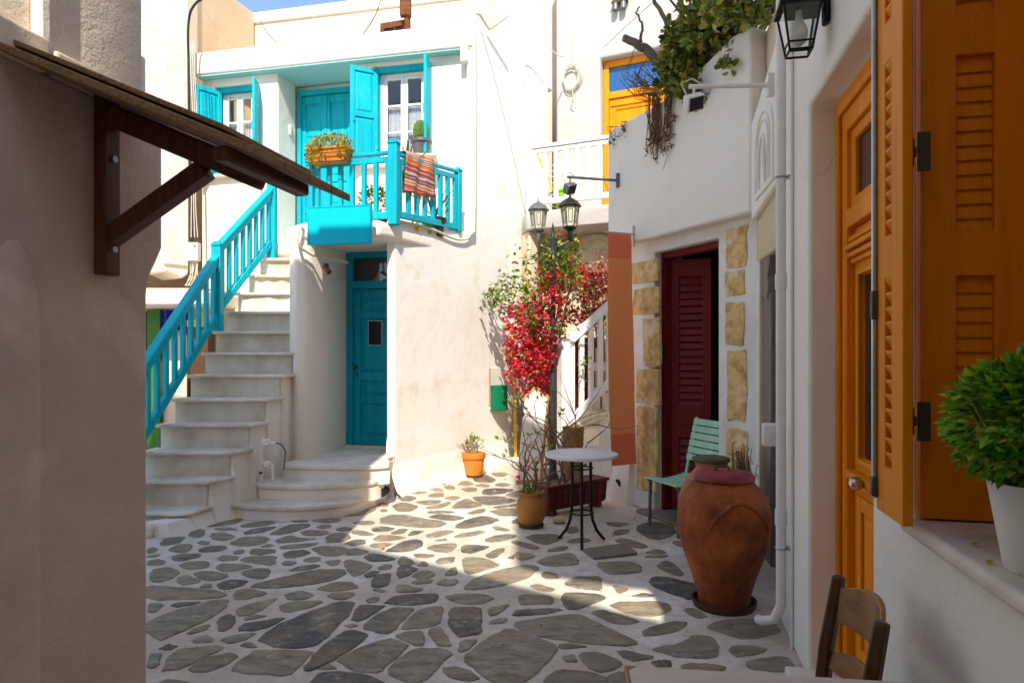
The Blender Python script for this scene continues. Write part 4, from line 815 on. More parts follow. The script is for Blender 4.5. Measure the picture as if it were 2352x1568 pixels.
rdc = thing('dark_red_panel', 'dark red panel added for contrast behind the white stair railing', 'door', FS.P(.15, 1.02, 0), FS.a)  # panel added as dark contrast behind the white balusters
part('leaf', MB().wall(0, 1.3, .10, 1.75, 0, .05, [(.12, .58, .3, .8), (.72, 1.18, .3, .8), (.12, .58, 1.0, 1.6), (.72, 1.18, 1.0, 1.6)]).box(.1, 1.2, .02, .04, .25, 1.65), M['red_door'], rdc, bevel=.005)
# ------------------------------------------------------------------ left foreground house with its eaves board
FL = Frame(-1.86, 0, math.atan2(.978, .2083))          # v < 0 faces the court
lh = thing('left_foreground_house', 'dusty pink plastered house wall filling the left edge', 'house', FL.loc, FL.a)
EU = FL.u(341); EU2 = FL.u(376)
def wallpts(z0, z1, u1): return MB().box(-3.0, u1, 0, .5, z0, z1)
prof = [(EU, 0.0), (EU, 1.72), (EU+.006, 1.76), (EU+.022, 1.80), (EU+.046, 1.84), (EU2, 1.90), (EU2, 2.36), (-3.0, 2.36), (-3.0, 0.0)]
part('lower_wall', MB().plate(prof, 0, .6), M['left_low'], lh, bevel=.02, seg=3)
bt_u = FL.u(55); part('rounded_shadow_column', MB().lathe([(.10, 0), (.10, 1.55), (.095, 1.70), (.075, 1.80), (.04, 1.86), (.0, 1.88)], 28, (bt_u-.03, .055, 0)), M['left_low'], lh, smooth=True)  # column added where the wall only carries a rounded shadow
UU = FL.u(326, .02)
part('upper_wall', MB().box(FL.u(97, .02), UU, .02, .6, 2.36, 7.02), M['stucco'], lh, bevel=.006)
part('upper_wall', MB().box(-3.0, FL.u(97, .02)-.03, .03, .6, 2.36, 7.02), M['stucco'], lh, bevel=.006)
part('corner_pilaster', MB().box(FL.u(97, .02)-.029, FL.u(97, .02)-.001, -.012, .5, 2.36, 7.02), M['white2'], lh, bevel=.004)
part('ledge', MB().box(FL.u(118), FL.u(334), -.02, .3, 2.355, 2.435), M['cream'], lh, bevel=.01)
part('ledge', MB().box(-3.0, FL.u(98), -.03, .3, 2.35, 2.45), M['cream'], lh, bevel=.01)
part('rear_wing', MB().box(-3.0, UU-.02, .601, 3.4, 0, 6.98), M['left_low'], lh)
part('rain_box', MB().box(UU+.001, UU+.035, .03, .25, 2.30, 2.60), M['white2'], lh, bevel=.01)
aw = thing('wooden_awning', 'weathered plank awning on a dark brown timber bracket, left foreground', 'awning', FL.loc, FL.a)
slope = -.43; S0 = 2.36; LN = .83
def awp(u, v, dz): return (u, -v, S0+slope*v+dz)
for i in range(4):
    u0 = FL.u(262)+.09-.135*(i+1); L = LN
    m = MB().add([awp(u0+.003, -.02, 0), awp(u0+.132, -.02, 0), awp(u0+.132, L, 0), awp(u0+.003, L, 0), awp(u0+.003, -.02, .024), awp(u0+.132, -.02, .024), awp(u0+.132, L, .024), awp(u0+.003, L, .024)],
                 [(0,3,2,1),(4,5,6,7),(0,1,5,4),(1,2,6,5),(2,3,7,6),(3,0,4,7)]); m.f = [tuple(reversed(f)) for f in m.f]
    part('plank', m, M['plank'], aw, bevel=.003)
u0 = FL.u(262)
m = MB().add([awp(u0-.40, 0, .034), awp(u0+.07, 0, .034), awp(u0+.07, .70, .034), awp(u0-.40, .70, .034), awp(u0-.40, 0, .05), awp(u0+.07, 0, .05), awp(u0+.07, .70, .05), awp(u0-.40, .70, .05)], [(0,1,2,3),(7,6,5,4),(0,4,5,1),(1,5,6,2),(2,6,7,3),(3,7,4,0)])
part('top_board', m, M['plank'], aw, bevel=.003)
ub = FL.u(258, -.045)
for i, du in enumerate((0.0,)):
    u = ub+du
    part('bracket_post', MB().box(u-.034, u+.034, -.048, -.002, 1.765, 2.37), M['dark_wood'], aw, bevel=.006)
    part('rafter', MB().bar((u, -.045, S0-.02-.045), (u, -.60, S0-.02-.045-.43*.555), .062, .075), M['dark_wood'], aw, bevel=.012, seg=3)
    part('brace', MB().bar((u, -.03, 1.885), (u, -.40, S0-.43*.40-.09), .055, .06), M['dark_wood'], aw, bevel=.005)
    for z in (2.15, 1.85):
        part('bolt', MB().tube([(u, -.047, z), (u, -.058, z)], .011, 8), M['alu'], aw)
part('eave_rail', MB().bar((ub-.36, -.70, S0-.43*.70-.03), (ub+.07, -.70, S0-.43*.70-.03), .05, .04), M['dark_wood'], aw, bevel=.01)

# ------------------------------------------------------------------ narrow white house and shop front at far left
FE = Frame(-4.40, 9.30, math.atan2(.81, .59))
eh = thing('narrow_white_house', 'weathered white house corner with cables above the far left shop front', 'house', FE.loc, FE.a)
ragged = [(-2.2, 2.55), (-.7, 2.58), (-.5, 2.55), (-.3, 2.60), (-.1, 2.53), (0, 2.6), (0, 9), (-2.2, 9)]
part('street_wall', MB().plate(ragged, -.0, .5), M['white_worn'], eh, bevel=.03, seg=3)
part('corner_strip', MB().box(-.36, -.02, -.03, .01, 2.7, 9), M['white_worn'], eh, bevel=.015)
def ehp(pts): return [((Vector(p)-FE.o).dot(FE.U), (Vector(p)-FE.o).dot(FE.V)) for p in pts]
part('shop_ledge', MB().prism(ehp([(-5.4, 8.45), (-3.78, 8.45), (-3.70, 9.28), (-5.6, 9.4)]), 2.12, 2.30), M['white'], eh, bevel=.025)
part('ledge_tiles', MB().prism(ehp([(-5.4, 8.47), (-3.80, 8.47), (-3.72, 9.27), (-5.6, 9.38)]), 2.301, 2.33), M['cream'], eh)
part('shop_wall', MB().prism(ehp([(-5.6, 9.16), (-3.1, 9.16), (-3.1, 9.28), (-5.6, 9.28)]), 0, 2.13), M['cream'], eh)
sd_ = part('shop_door', MB().prism(ehp([(-4.34, 9.12), (-4.0, 9.12), (-4.0, 9.17), (-4.34, 9.17)]), 0, 1.86), M['brown_door'], eh, bevel=.008)
part('door_panel', MB().prism(ehp([(-4.28, 9.10), (-4.06, 9.10), (-4.06, 9.125), (-4.28, 9.125)]), .9, 1.2), M['brown_door'], sd_, bevel=.008)
part('green_frame', MB().prism(ehp([(-4.86, 9.08), (-4.68, 9.08), (-4.68, 9.17), (-4.86, 9.17)]), 0, 2.10), M['green_paint'], eh, bevel=.006)
part('dark_opening', MB().prism(ehp([(-5.3, 9.10), (-4.86, 9.10), (-4.86, 9.17), (-5.3, 9.17)]), 0, 2.08), M['dark'], eh)
bc = thing('blue_shop_cloth', 'dark blue cloth hanging under the shop ledge behind the stair railing', 'cloth', (-4.48, 9.05, 0))
m = MB()
for k in range(13):
    x = -.18+.36*k/12; y = .02*math.sin(k*1.7); m.v += [(x, y, 2.10), (x+.01, y*1.6, 1.80+.03*math.sin(k))]
    if k: m.f.append((2*k-2, 2*k, 2*k+1, 2*k-1))
part('cloth', m, M['blue_cloth'], bc, smooth=True)
yb = thing('yellow_display_box', 'yellow display box on brown crate beside the shop door', 'box', (-4.08, 8.95, 0))
part('crate', MB().wall(-.14, .14, 0, 1.86, -.10, -.08, [(-.11, .11, .1, .85), (-.11, .11, .95, 1.75)]).box(-.14, .14, -.08, .1, 0, 1.84), M['brown_door'], yb, bevel=.006)
part('yellow_tray', MB().box(-.13, .13, -.12, .08, 1.862, 1.96).box(-.02, .12, -.10, .06, 1.96, 2.03), M['yellow'], yb, bevel=.01)
jb = thing('meter_box', 'ivory electric meter box with cables on wall beside the stair railing', 'box', (-4.20, 9.02, 2.86))
part('case', MB().box(-.07, .07, -.05, .05, -.12, .12), M['plastic'], jb, bevel=.008); part('dial', MB().tube([(.03, -.05, .07), (.03, -.058, .07)], .012, 8), M['grey_metal'], jb)
cb = MB()
for i in range(7):
    x = -.05+.017*i; cb.tube([(x, 0, -.12), (x+.02*math.sin(i*2), .0, -.22), (x-.03+.02*math.cos(i*3), .03, -.34), (x-.10, .06, -.44)], .006, 5)
part('wires', cb, M['cable_w'], jb, smooth=True)

# ------------------------------------------------------------------ houses on the roofs behind
bk = thing('cream_back_house', 'cream rendered house wall rising behind the flat roof', 'house', FA.loc, FA.a)
part('wall', MB().box(-5.45, 1.6, 3.3, 5.5, 0, 7.85), M['cream'], bk, bevel=.03)
part('parapet', MB().box(-5.47, 1.6, 3.26, 3.5, 7.80, 8.02), M['white'], bk, bevel=.03)
b2 = thing('beige_back_house', 'sunlit beige house wall behind the cable corner at upper left', 'house')
part('wall', MB().prism([(-4.90, 13.0), (-5.75, 10.2), (-7.5, 10.6), (-7.2, 13.6)], 0, 8.0), M['beige'], b2, bevel=.03)
part('pilaster', MB().prism([(-5.30, 11.5), (-5.40, 11.2), (-5.7, 11.3), (-5.6, 11.6)], 5, 8.6), M['cream'], b2)
# ------------------------------------------------------------------ unseen walls added behind the viewer, shaped to shade the near paving
sh = thing('shade_caster', 'unseen white walls added behind the viewer to shade the near paving', 'house', (0, -2, 0))
part('low_shade_wall', MB().plate([(.955, 0), (.955, 5.78), (.83, 5.86), (-1.36, 7.53), (-1.37, 6.40), (-2.6, 6.40), (-2.6, 0)], -.3, 0), M['white'], sh)
part('tall_shade_wall', MB().box(.96, 2.6, -.4, 0, 0, 13.4), M['white'], sh)
part('upper_shade_band', MB().plate([(.05, 7.08), (.30, 6.86), (.955, 6.57), (.955, 10.6), (.05, 10.9)], -.25, 0), M['white'], sh)
# ------------------------------------------------------------------ pottery and furniture in the court
pj = thing('big_terracotta_jar', 'big terracotta storage jar with red lid standing in a saucer', 'jar', (1.268, 4.09, 0))
JP = [(.148, .03), (.152, .06), (.162, .10), (.187, .187), (.216, .27), (.244, .35), (.263, .434), (.271, .517), (.268, .574), (.248, .657), (.196, .723), (.160, .752), (.150, .765)]
def smooth_profile(p, n=4):
    q = []
    for i in range(len(p)-1):
        p0, p1, p2, p3 = p[max(i-1, 0)], p[i], p[i+1], p[min(i+2, len(p)-1)]
        for k in range(n):
            t = k/n; q.append(tuple(.5*((2*p1[j])+(-p0[j]+p2[j])*t+(2*p0[j]-5*p1[j]+4*p2[j]-p3[j])*t*t+(-p0[j]+3*p1[j]-3*p2[j]+p3[j])*t**3) for j in (0, 1)))
    return q+[p[-1]]
JS = smooth_profile(JP)
part('jar_body', MB().lathe(JS, 56), M['jar'], pj, smooth=60)
def jr(z):
    for (r0, z0), (r1, z1) in zip(JS, JS[1:]):
        if z0 <= z <= z1: return r0+(r1-r0)*(z-z0)/(z1-z0+1e-9)
    return JS[-1][0]
hp_ = []
for k in range(25):
    a = k/24; z = .50+.165*math.sin(math.pi*a)**.8; th = R(-85)+R(-40+80*a); hp_.append((jr(z)*1.01*math.cos(th), jr(z)*1.01*math.sin(th), z))
part('arched_handle', MB().tube(hp_, [.004+.012*math.sin(math.pi*k/24)**.5 for k in range(25)], 8), M['jar'], pj, smooth=60)
ld = part('lid', MB().lathe([(.0, .752), (.166, .752), (.176, .762), (.174, .782), (.160, .798), (.120, .806), (0, .808)], 40), M['red_lid'], pj, smooth=40)
part('lid_grip', MB().tube([(-.05, .0, .808), (-.045, .0, .838), (.03, .01, .832), (.035, .01, .806)], .008, 6), M['rust'], ld)
part('saucer', MB().lathe([(.15, .0), (.175, .002), (.190, .035), (.190, .045), (.180, .045), (.168, .014), (.0, .012)], 40), M['brown_clay'], pj, smooth=50)
p2 = thing('second_clay_jar', 'smaller pinkish clay jar with stone lid behind the big jar', 'jar', (1.40, 4.80, 0))
part('jar_body', MB().lathe(smooth_profile([(.11, 0), (.13, .05), (.19, .22), (.222, .40), (.215, .52), (.17, .63), (.118, .69), (.105, .71), (.108, .735), (.115, .75)]), 44), M['terra_pink'], p2, smooth=60)
for z, r_ in ((.46, .2215), (.56, .2045), (.63, .171)): part('ring', MB().tube([(r_*math.cos(R(a)), r_*math.sin(R(a)), z) for a in range(0, 361, 15)], .004, 5, caps=False), M['terra_pink'], p2, smooth=True)
sl = MB(); rr_ = random.Random(4); oc = [(.128*math.cos(R(a))*rr_.uniform(.95, 1.04), .128*math.sin(R(a))*rr_.uniform(.95, 1.04)) for a in range(0, 360, 20)]
part('stone_lid', sl.prism(oc, .752, .785), M['lichen'], p2, bevel=.01)
wd = thing('dry_weed', 'tangled dry grey weed behind the clay jars', 'plant', (1.68, 5.02, 0))
m = MB(); rr_ = random.Random(9)
for i in range(60):
    a = rr_.uniform(0, 6.28); r_ = rr_.uniform(.02, .12); h = rr_.uniform(.62, .84)
    b = Vector((rr_.uniform(-.03, .03), rr_.uniform(-.03, .03), 0)); t_ = Vector((r_*math.cos(a), r_*math.sin(a), h))
    m.tube([b, b.lerp(t_, .6)+Vector((0, 0, .08)), t_, t_+Vector((rr_.uniform(-.05, .05), rr_.uniform(-.05, .05), rr_.uniform(-.07, .02)))], .0028, 4)
part('stems', m, M['twig'], wd)

tb = thing('round_table', 'round white cafe table on three black curved legs', 'table', (.555, 5.45, 0))
part('table_top', MB().lathe([(0, .690), (.275, .690), (.288, .694), (.291, .705), (.288, .716), (.278, .720), (0, .720)], 56), M['white_table'], tb, smooth=40)
for a in (-95, 25, 145):
    c_, s_ = math.cos(R(a)), math.sin(R(a)); pr = [(.085, .692), (.085, .45), (.09, .26), (.105, .17), (.14, .09), (.195, .025), (.215, .008)]
    part('leg', MB().tube([(r_*c_, r_*s_, z) for r_, z in pr], .0125, 8), M['black'], tb, smooth=True)
for z, r_ in ((.245, .094), (.60, .088)): part('leg_ring', MB().tube([(r_*math.cos(R(a)), r_*math.sin(R(a)), z) for a in range(0, 361, 15)], .007, 6, caps=False), M['black'], tb, smooth=True)

ch = thing('mint_folding_chair', 'mint green slatted chair standing before the red door', 'chair', (1.18, 5.985, 0), math.atan2(-.425, .17))
# local x along the front edge, local y from front to back
W_, D_ = .455, .42
def mslat(me, loc, rot=(0, 0, 0)): o = link('slat', me, M['mint'], ch); o.location = loc; o.rotation_euler = rot
sm = MB().box(-.01, W_+.01, 0, .048, 0, .014).mesh('seat_slat')
for i in range(8):
    y = -.02+i*.056; z = .425-.022*math.sin(math.pi*min(1, i/7.0))+.0*i; mslat(sm, (0, y, z), (R(6*math.cos(math.pi*i/7)*-1), 0, 0))
bm_ = MB().box(-.01, W_+.01, -.007, .007, 0, .054).mesh('back_slat')
for i in range(6): mslat(bm_, (0, D_+.005+.016*(i+2)-.03, .565+.062*i), (R(-13), 0, 0))
for x in (.015, W_-.015):
    part('front_leg', MB().bar((x, .02, 0), (x, .03, .42), .028, .022), M['grey_metal'], ch, bevel=.004)
    part('back_leg', MB().bar((x, D_+.03, 0), (x, D_-.02, .42), .028, .022).bar((x, D_-.02, .42), (x, D_+.105, .94), .024, .022), M['mint'] if x < .1 else M['mint'], ch, bevel=.004)
    part('seat_rail', MB().bar((x, .0, .410), (x, D_, .405), .025, .022), M['grey_metal'], ch, bevel=.003)

def pot(name, label, loc, prof, mat, saucer=None, soil=None, squash=1):
    t = thing(name, label, 'flowerpot', loc); part('pot', MB().lathe(smooth_profile(prof, 3), 40), mat, t, smooth=50)
    if saucer: part('saucer', MB().lathe([(saucer*.85, 0), (saucer, .004), (saucer*1.03, .03), (saucer*.96, .03), (saucer*.88, .012), (0, .012)], 36), M['brown_clay'], t, smooth=50)
    if soil: part('soil', MB().lathe([(0, soil[1]-.01), (soil[0], soil[1]-.01), (soil[0], soil[1]), (0, soil[1]+.008)], 24), M['soil'], t)
    return t
def dry_branches(t, roots, n, h, spread, seed, leaf=0, r0=.008):
    r_ = random.Random(seed); m = MB(); lv = MB()
    def grow_(p, d, r, depth):
        pts = [p]; q = p
        for k in range(5):
            d = (d + Vector((r_.uniform(-.45, .45), r_.uniform(-.45, .45), r_.uniform(-.25, .3)))).normalized(); q = q + d*h*.16; pts.append(q)
        m.tube(pts, [r*(1-.12*k) for k in range(6)], 5)
        if leaf and r_.random() < leaf:
            for _ in range(5): lv.leaf(q, (r_.uniform(-1, 1), r_.uniform(-1, 1), r_.uniform(0, 1)), (0, 0, 1), .045, .03)
        if depth < 2:
            for _ in range(r_.randint(1, 2)):
                grow_(pts[r_.randint(2, 5)], (d+Vector((r_.uniform(-1, 1), r_.uniform(-1, 1), r_.uniform(-.1, .7)))).normalized(), r*.65, depth+1)
    for k in range(n):
        b = Vector(roots[k % len(roots)]) + Vector((r_.uniform(-.03, .03), r_.uniform(-.03, .03), 0))
        grow_(b, Vector((r_.uniform(-spread, spread), r_.uniform(-spread, spread), 1)).normalized(), r0, 0)
    part('branches', m, M['twig'], t, smooth=True)
    if lv.v: part('foliage', lv, M['bush'], t)
bp = pot('ochre_flowerpot', 'round ochre clay pot with bare twisted stems left of the round table', (.167, 5.97, 0),
         [(.085, .012), (.095, .03), (.120, .09), (.1285, .16), (.122, .225), (.106, .262), (.105, .280), (.118, .302), (.120, .310), (.108, .311)], M['ochre_pot'], .108, (.105, .285))
dry_branches(bp, [(0, 0, .28), (.05, .02, .28), (-.05, .0, .28)], 6, .40, .75, 21, .4, .011)
m = clump(45, (0, -.01, .33), (.09, .08, .03), .05, .035, 31); part('weeds', m, M['bush'], bp)
FT = Frame(.33, 6.27, math.atan2(.5, .63))
tr = thing('maroon_planter', 'chipped maroon trough planter with bare stems behind the round table', 'planter', FT.loc, FT.a)
bt = MB().add([(.02,.015,.055),(.76,.015,.055),(.76,.185,.055),(.02,.185,.055),(-.005,-.01,.285),(.785,-.01,.285),(.785,.21,.285),(-.005,.21,.285)], [(0,3,2,1),(0,1,5,4),(1,2,6,5),(2,3,7,6),(3,0,4,7),(4,5,6,7)])
part('trough', bt, M['maroon'], tr, bevel=.012)
part('rim', MB().wall(-.015, .795, -.02, .22, .262, .292, [(.02, .76, .015, .185)]), M['maroon'], tr, bevel=.006)
r_m = tr.children
for o in r_m:
    if o.name.startswith('rim'):
        for v in o.data.vertices: v.co = (v.co.x, v.co.z, v.co.y)
        o.data.flip_normals()
part('soil', MB().box(.02, .76, .015, .185, .2, .278), M['soil'], tr)
for i in range(9): part('flute', MB().bar((.03+.09*i, .008, .075), (.03+.09*i, -.010, .255), .03, .012, (0, 1, 0)), M['maroon'], tr, bevel=.004)
for x in (.08, .68): part('foot', MB().box(x, x+.06, .03, .17, 0, .056), M['brown_clay'], tr, bevel=.008)
dry_branches(tr, [(.10, .1, .27), (.3, .1, .27), (.5, .1, .27), (.2, .1, .27)], 8, .60, .6, 5, .3, .012)
pb = thing('river_pebble', 'rounded beige stone on the paving under the maroon planter', 'stone', (.42, 6.10, 0)); part('pebble', MB().lathe([(0, 0), (.04, .004), (.065, .025), (.05, .05), (0, .058)], 20), M['sandstone'], pb, smooth=True)
# flat board under the front leg side
bdq = [ground((1280+a*.17857)*.91875, (1280+b*.17857)*.91875) for a, b in ((985, 545), (1600, 460), (1755, 600), (1140, 668))]
bw = thing('old_wooden_hatch', 'flat worn wooden board lying on the paving in front of the round table', 'board', (bdq[0][0], bdq[0][1], 0))
part('board', MB().prism([(p[0]-bdq[0][0], p[1]-bdq[0][1]) for p in bdq], .002, .022), M['old_wood'], bw, bevel=.005)
# orange flowerpot by the wall
op = pot('orange_flowerpot', 'small orange flowerpot with a green plant against the sunlit wall', (-.47, 8.42, 0),
         [(.10, .012), (.105, .03), (.125, .18), (.130, .225), (.142, .228), (.147, .29), (.143, .298), (.128, .296)], M['orange_pot'], .112, (.128, .27))
dry_branches(op, [(0, 0, .26), (.04, .02, .26), (-.05, .0, .26)], 5, .20, .5, 8, 0, .005)
part('foliage', clump(110, (0, 0, .40), (.12, .11, .11), .05, .03, 5), M['bg_leaf'], op)
# green can letterbox with board
u_mb = FB.u(1138); mbx = thing('green_can_letterbox', 'green half round tin with white backboard hung on the sunlit wall', 'container', FB.P(u_mb, 0, .93), FB.a)
part('backboard', MB().box(-.16, .15, -.012, -.001, -.15, .40), M['canvas_white'], mbx, bevel=.003); part('board_edge', MB().box(-.172, -.161, -.02, -.001, -.10, .40), M['board_wood'], mbx)
cn = [(.145*math.cos(R(a)), -.014-.15*math.sin(R(a))) for a in range(0, 181, 12)]
cm = MB().prism(cn, -.16, .17); part('can', cm, M['green_can'], mbx, smooth=40)
for z in (-.15, .135): part('can_rim', MB().tube([(x*1.01, y*1.01, z) for x, y in cn], .006, 5), M['green_can'], mbx, smooth=True)
# pointed notice board
FN = Frame(.06, 7.92, R(12))
nbd = thing('pointed_notice_board', 'white easel board with a pointed wooden top leaning by the lamp post', 'board', FN.loc, FN.a)
pen = [(0, .02), (.27, .02), (.40, .98), (.27, 1.09), (.13, .98)]
def lean(m): m.v = [(x, y+z*.16, z) for x, y, z in m.v]; return m
part('panel', lean(MB().plate(pen, 0, .02)), M['canvas_white'], nbd, bevel=.003)
part('side_edge', lean(MB().bar((.28, .01, .0), (.41, .01, .98), .028, .05, (0, 1, 0))), M['board_wood'], nbd, bevel=.003)
part('gable_edge', lean(MB().bar((.10, .01, .965), (.27, .01, 1.105), .05, .018, (0, 1, 0)).bar((.27, .01, 1.105), (.44, .01, .965), .05, .018, (0, 1, 0))), M['board_wood'], nbd, bevel=.003)
part('prop_leg', MB().bar((.24, .52, .0), (.27, .19, .95), .03, .03), M['board_wood'], nbd)
part('foot_rail', MB().bar((-.02, -.01, .03), (.30, .0, .03), .03, .04), M['board_wood'], nbd, bevel=.004)
r_ = random.Random(2)
for i in range(9):
    z = r_.uniform(.05, .26); x = .03+.24*r_.random(); part('painted_petal', MB().leaf((x, z*.16-.006, z), (r_.uniform(-1, 1), 0, r_.uniform(-.3, 1)), (0, -1, 0), .06, .03), M['bract'], nbd)

# ------------------------------------------------------------------ lamp post
lpst = thing('twin_lamp_post', 'dark iron lamp post with two glass lanterns among the red bougainvillea', 'lamp post', (.487, 8.12, 0))
part('pole', MB().lathe([(.07, 0), (.07, .06), (.045, .10), (.036, .5), (.036, 1.05), (.046, 1.08), (.036, 1.12), (.032, 1.8), (.04, 1.83), (.03, 1.87), (.027, 2.75)], 14), M['pole'], lpst, smooth=40)
part('collar', MB().lathe([(.045, 2.66), (.05, 2.70), (.045, 2.86), (.05, 2.88), (.03, 2.90), (.015, 2.97), (.02, 2.99), (.004, 3.07)], 12), M['pole'], lpst, smooth=40)
part('cross_arm', MB().tube([(-.17, -.03, 2.79), (-.08, 0, 2.76), (.1, 0, 2.80), (.2, .03, 2.86)], .013, 8), M['pole'], lpst, smooth=True)
def lantern(t, x, y, z, s, mat_m, bulb=False, glass='frost', n=6):
    ln = part('lantern', MB().lathe([(.015*s, -.16*s), (.03*s, -.13*s), (.03*s, -.05*s), (.07*s, -.02*s), (.075*s, 0)], n), mat_m, t, smooth=30)
    part('hood', MB().lathe([(.125*s, .215*s), (.13*s, .225*s), (.085*s, .285*s), (.045*s, .31*s), (.015*s, .325*s), (.012*s, .36*s), (.003*s, .385*s)], n), mat_m, ln, smooth=30)
    ln.location = (x, y, z)
    for k in range(n):
        a = 2*math.pi*k/n; a2 = 2*math.pi*(k+1)/n; c1, s1, c2, s2 = math.cos(a), math.sin(a), math.cos(a2), math.sin(a2); r0, r1 = .072*s, .10*s
        part('pane', MB().add([(r0*c1, r0*s1, .002*s), (r0*c2, r0*s2, .002*s), (r1*c2, r1*s2, .214*s), (r1*c1, r1*s1, .214*s)], [(0, 1, 2, 3)]), M[glass], ln)
        part('glazing_bar', MB().tube([(r0*1.02*c1, r0*1.02*s1, 0), (r1*1.02*c1, r1*1.02*s1, .216*s)], .0055*s, 5), mat_m, ln)
        cm_ = lambda f, g_: (((r0+(r1-r0)*g_)*(c1*(1-f)+c2*f))*1.02, ((r0+(r1-r0)*g_)*(s1*(1-f)+s2*f))*1.02, .214*s*g_)
        part('glazing_bar', MB().tube([cm_(.28, .2), cm_(.72, .2), cm_(.72, .85), cm_(.28, .85), cm_(.28, .2)], .0035*s, 4), mat_m, ln)
    return ln
lantern(lpst, -.175, -.03, 2.99, 1.0, M['grey_metal']); lantern(lpst, .205, .03, 3.03, 1.08, M['black'])
# ------------------------------------------------------------------ bougainvillea
bg_ = thing('bougainvillea', 'straggling bougainvillea with crimson bracts climbing the lamp post', 'shrub', (.46, 8.5, 0))
rb = random.Random(17); st = MB(); lv = MB(); bc_ = MB(); aq = MB()
def w2l(x, y, d): p = at(x, y, d); return Vector((p.x-.46, p.y-8.5, p.z))
def stem(pts, r0, r1):
    n = len(pts); q = []
    for i in range(n-1):
        for k in range(4): q.append(Vector(pts[i]).lerp(Vector(pts[i+1]), k/4)+Vector((rb.uniform(-.015, .015),)*3))
    q.append(Vector(pts[-1])); st.tube(q, [r0+(r1-r0)*i/(len(q)-1) for i in range(len(q))], 5); return q
def sprout(q, i0, per, L=.055, bract=0.0, spread=.10):
    for p in q[i0:]:
        for _ in range(per):
            o = p+Vector((rb.gauss(0, spread), rb.gauss(0, spread*.8), rb.gauss(0, spread)))
            d = Vector((rb.uniform(-1, 1), rb.uniform(-1, 1), rb.uniform(-.9, .5)))
            if rb.random() < bract:
                for _k in range(3): bc_.leaf(o+Vector((rb.uniform(-.012, .012),)*3), Vector((rb.uniform(-1, 1), rb.uniform(-1, 1), rb.uniform(-1, 1))), (rb.uniform(-1, 1), rb.uniform(-1, 1), 1), .038, .036)
            else: lv.leaf(o, d, (rb.uniform(-.5, .5), rb.uniform(-.5, .5), 1), L*rb.uniform(.7, 1.25), L*.55)
root = [w2l(1262, 1085, 8.55), w2l(1258, 960, 8.5), w2l(1270, 800, 8.4)]
stem([w2l(1268, 1085, 8.45), w2l(1272, 900, 8.4), w2l(1285, 780, 8.5), w2l(1310, 660, 8.5), w2l(1345, 600, 8.6)], .022, .008)
stem([w2l(1260, 1085, 8.45), w2l(1262, 850, 8.4), w2l(1282, 700, 8.4), w2l(1262, 640, 8.4)], .020, .007)
stem(root, .018, .012)
for pts, per, br_ in (
    ([root[2], w2l(1235, 690, 8.4), w2l(1190, 660, 8.5), w2l(1140, 668, 8.75), w2l(1088, 682, 8.95)], 7, .02),
    ([root[2], w2l(1230, 720, 8.3), w2l(1180, 700, 8.4), w2l(1120, 700, 8.7)], 7, .06),
    ([root[2], w2l(1255, 660, 8.3), w2l(1215, 640, 8.4), w2l(1165, 632, 8.6)], 8, .03),
    ([root[2], w2l(1262, 690, 8.25), w2l(1275, 620, 8.25), w2l(1290, 570, 8.3), w2l(1265, 552, 8.2)], 9, .10),
    ([root[2], w2l(1290, 640, 8.3), w2l(1330, 560, 8.3), w2l(1300, 548, 8.3)], 7, .08),
    ([root[2], w2l(1300, 700, 8.4), w2l(1350, 660, 8.5), w2l(1390, 640, 8.6)], 6, .35),
    ([w2l(1300, 620, 8.3), w2l(1240, 590, 8.2), w2l(1200, 600, 8.3), w2l(1210, 575, 8.3)], 1, .0)):
    sprout(stem(pts, .009, .003), 4, per+3, .078, br_, .075)
def cloud(n, x0, x1, y0, y1, d0, d1, L, keep=1.0, kind='b'):
    for _ in range(n):
        x = rb.uniform(x0, x1); y = rb.triangular(y0, y1, (y0+y1)/2); o = w2l(x, y, rb.uniform(d0, d1))
        for _k in range(rb.randint(3, 7)):
            p = o+Vector((rb.gauss(0, .03), rb.gauss(0, .03), rb.gauss(0, .03)))
            if kind == 'b' and rb.random() < .82: bc_.leaf(p, Vector((rb.uniform(-1, 1), rb.uniform(-1, 1), rb.uniform(-1, 1))), (rb.uniform(-1, 1), rb.uniform(-1, 1), 1), .052, .048)
            else: lv.leaf(p, Vector((rb.uniform(-1, 1), rb.uniform(-1, 1), rb.uniform(-.9, .4))), (0, 0, 1), L, L*.55)
cloud(230, 1160, 1275, 680, 840, 8.1, 8.6, .06); cloud(190, 1170, 1268, 770, 910, 8.1, 8.5, .06)
cloud(75, 1235, 1345, 585, 680, 8.2, 8.5, .06); cloud(110, 1325, 1415, 600, 700, 8.6, 9.0, .06); cloud(110, 1280, 1390, 670, 780, 8.75, 9.1, .06)
cloud(90, 1245, 1325, 540, 660, 8.15, 8.4, .07, kind='g'); cloud(70, 1215, 1290, 690, 780, 8.1, 8.4, .065, kind='g'); cloud(40, 1300, 1390, 660, 740, 8.7, 8.9, .06, kind='g'); cloud(60, 1130, 1230, 640, 720, 8.3, 8.7, .065, kind='g')
cloud(7, 1335, 1355, 810, 850, 8.22, 8.3, .05, kind='g')
cloud(46, 1235, 1335, 560, 690, 7.92, 8.06, .065, kind='g'); cloud(42, 1236, 1300, 600, 760, 7.95, 8.06, .06); cloud(60, 1165, 1275, 700, 900, 7.95, 8.2, .06)
for _ in range(26):
    p = w2l(rb.uniform(1190, 1400), rb.uniform(580, 900), 8.25); aq.leaf(p, (rb.uniform(-1, 1), rb.uniform(-1, 1), 0), (0, 0, 1), .05, .03)
for k in range(24): stem([w2l(rb.uniform(1200, 1285), 905, 8.5), w2l(rb.uniform(1200, 1285), rb.uniform(720, 860), rb.uniform(8.2, 8.5))], .006, .003)
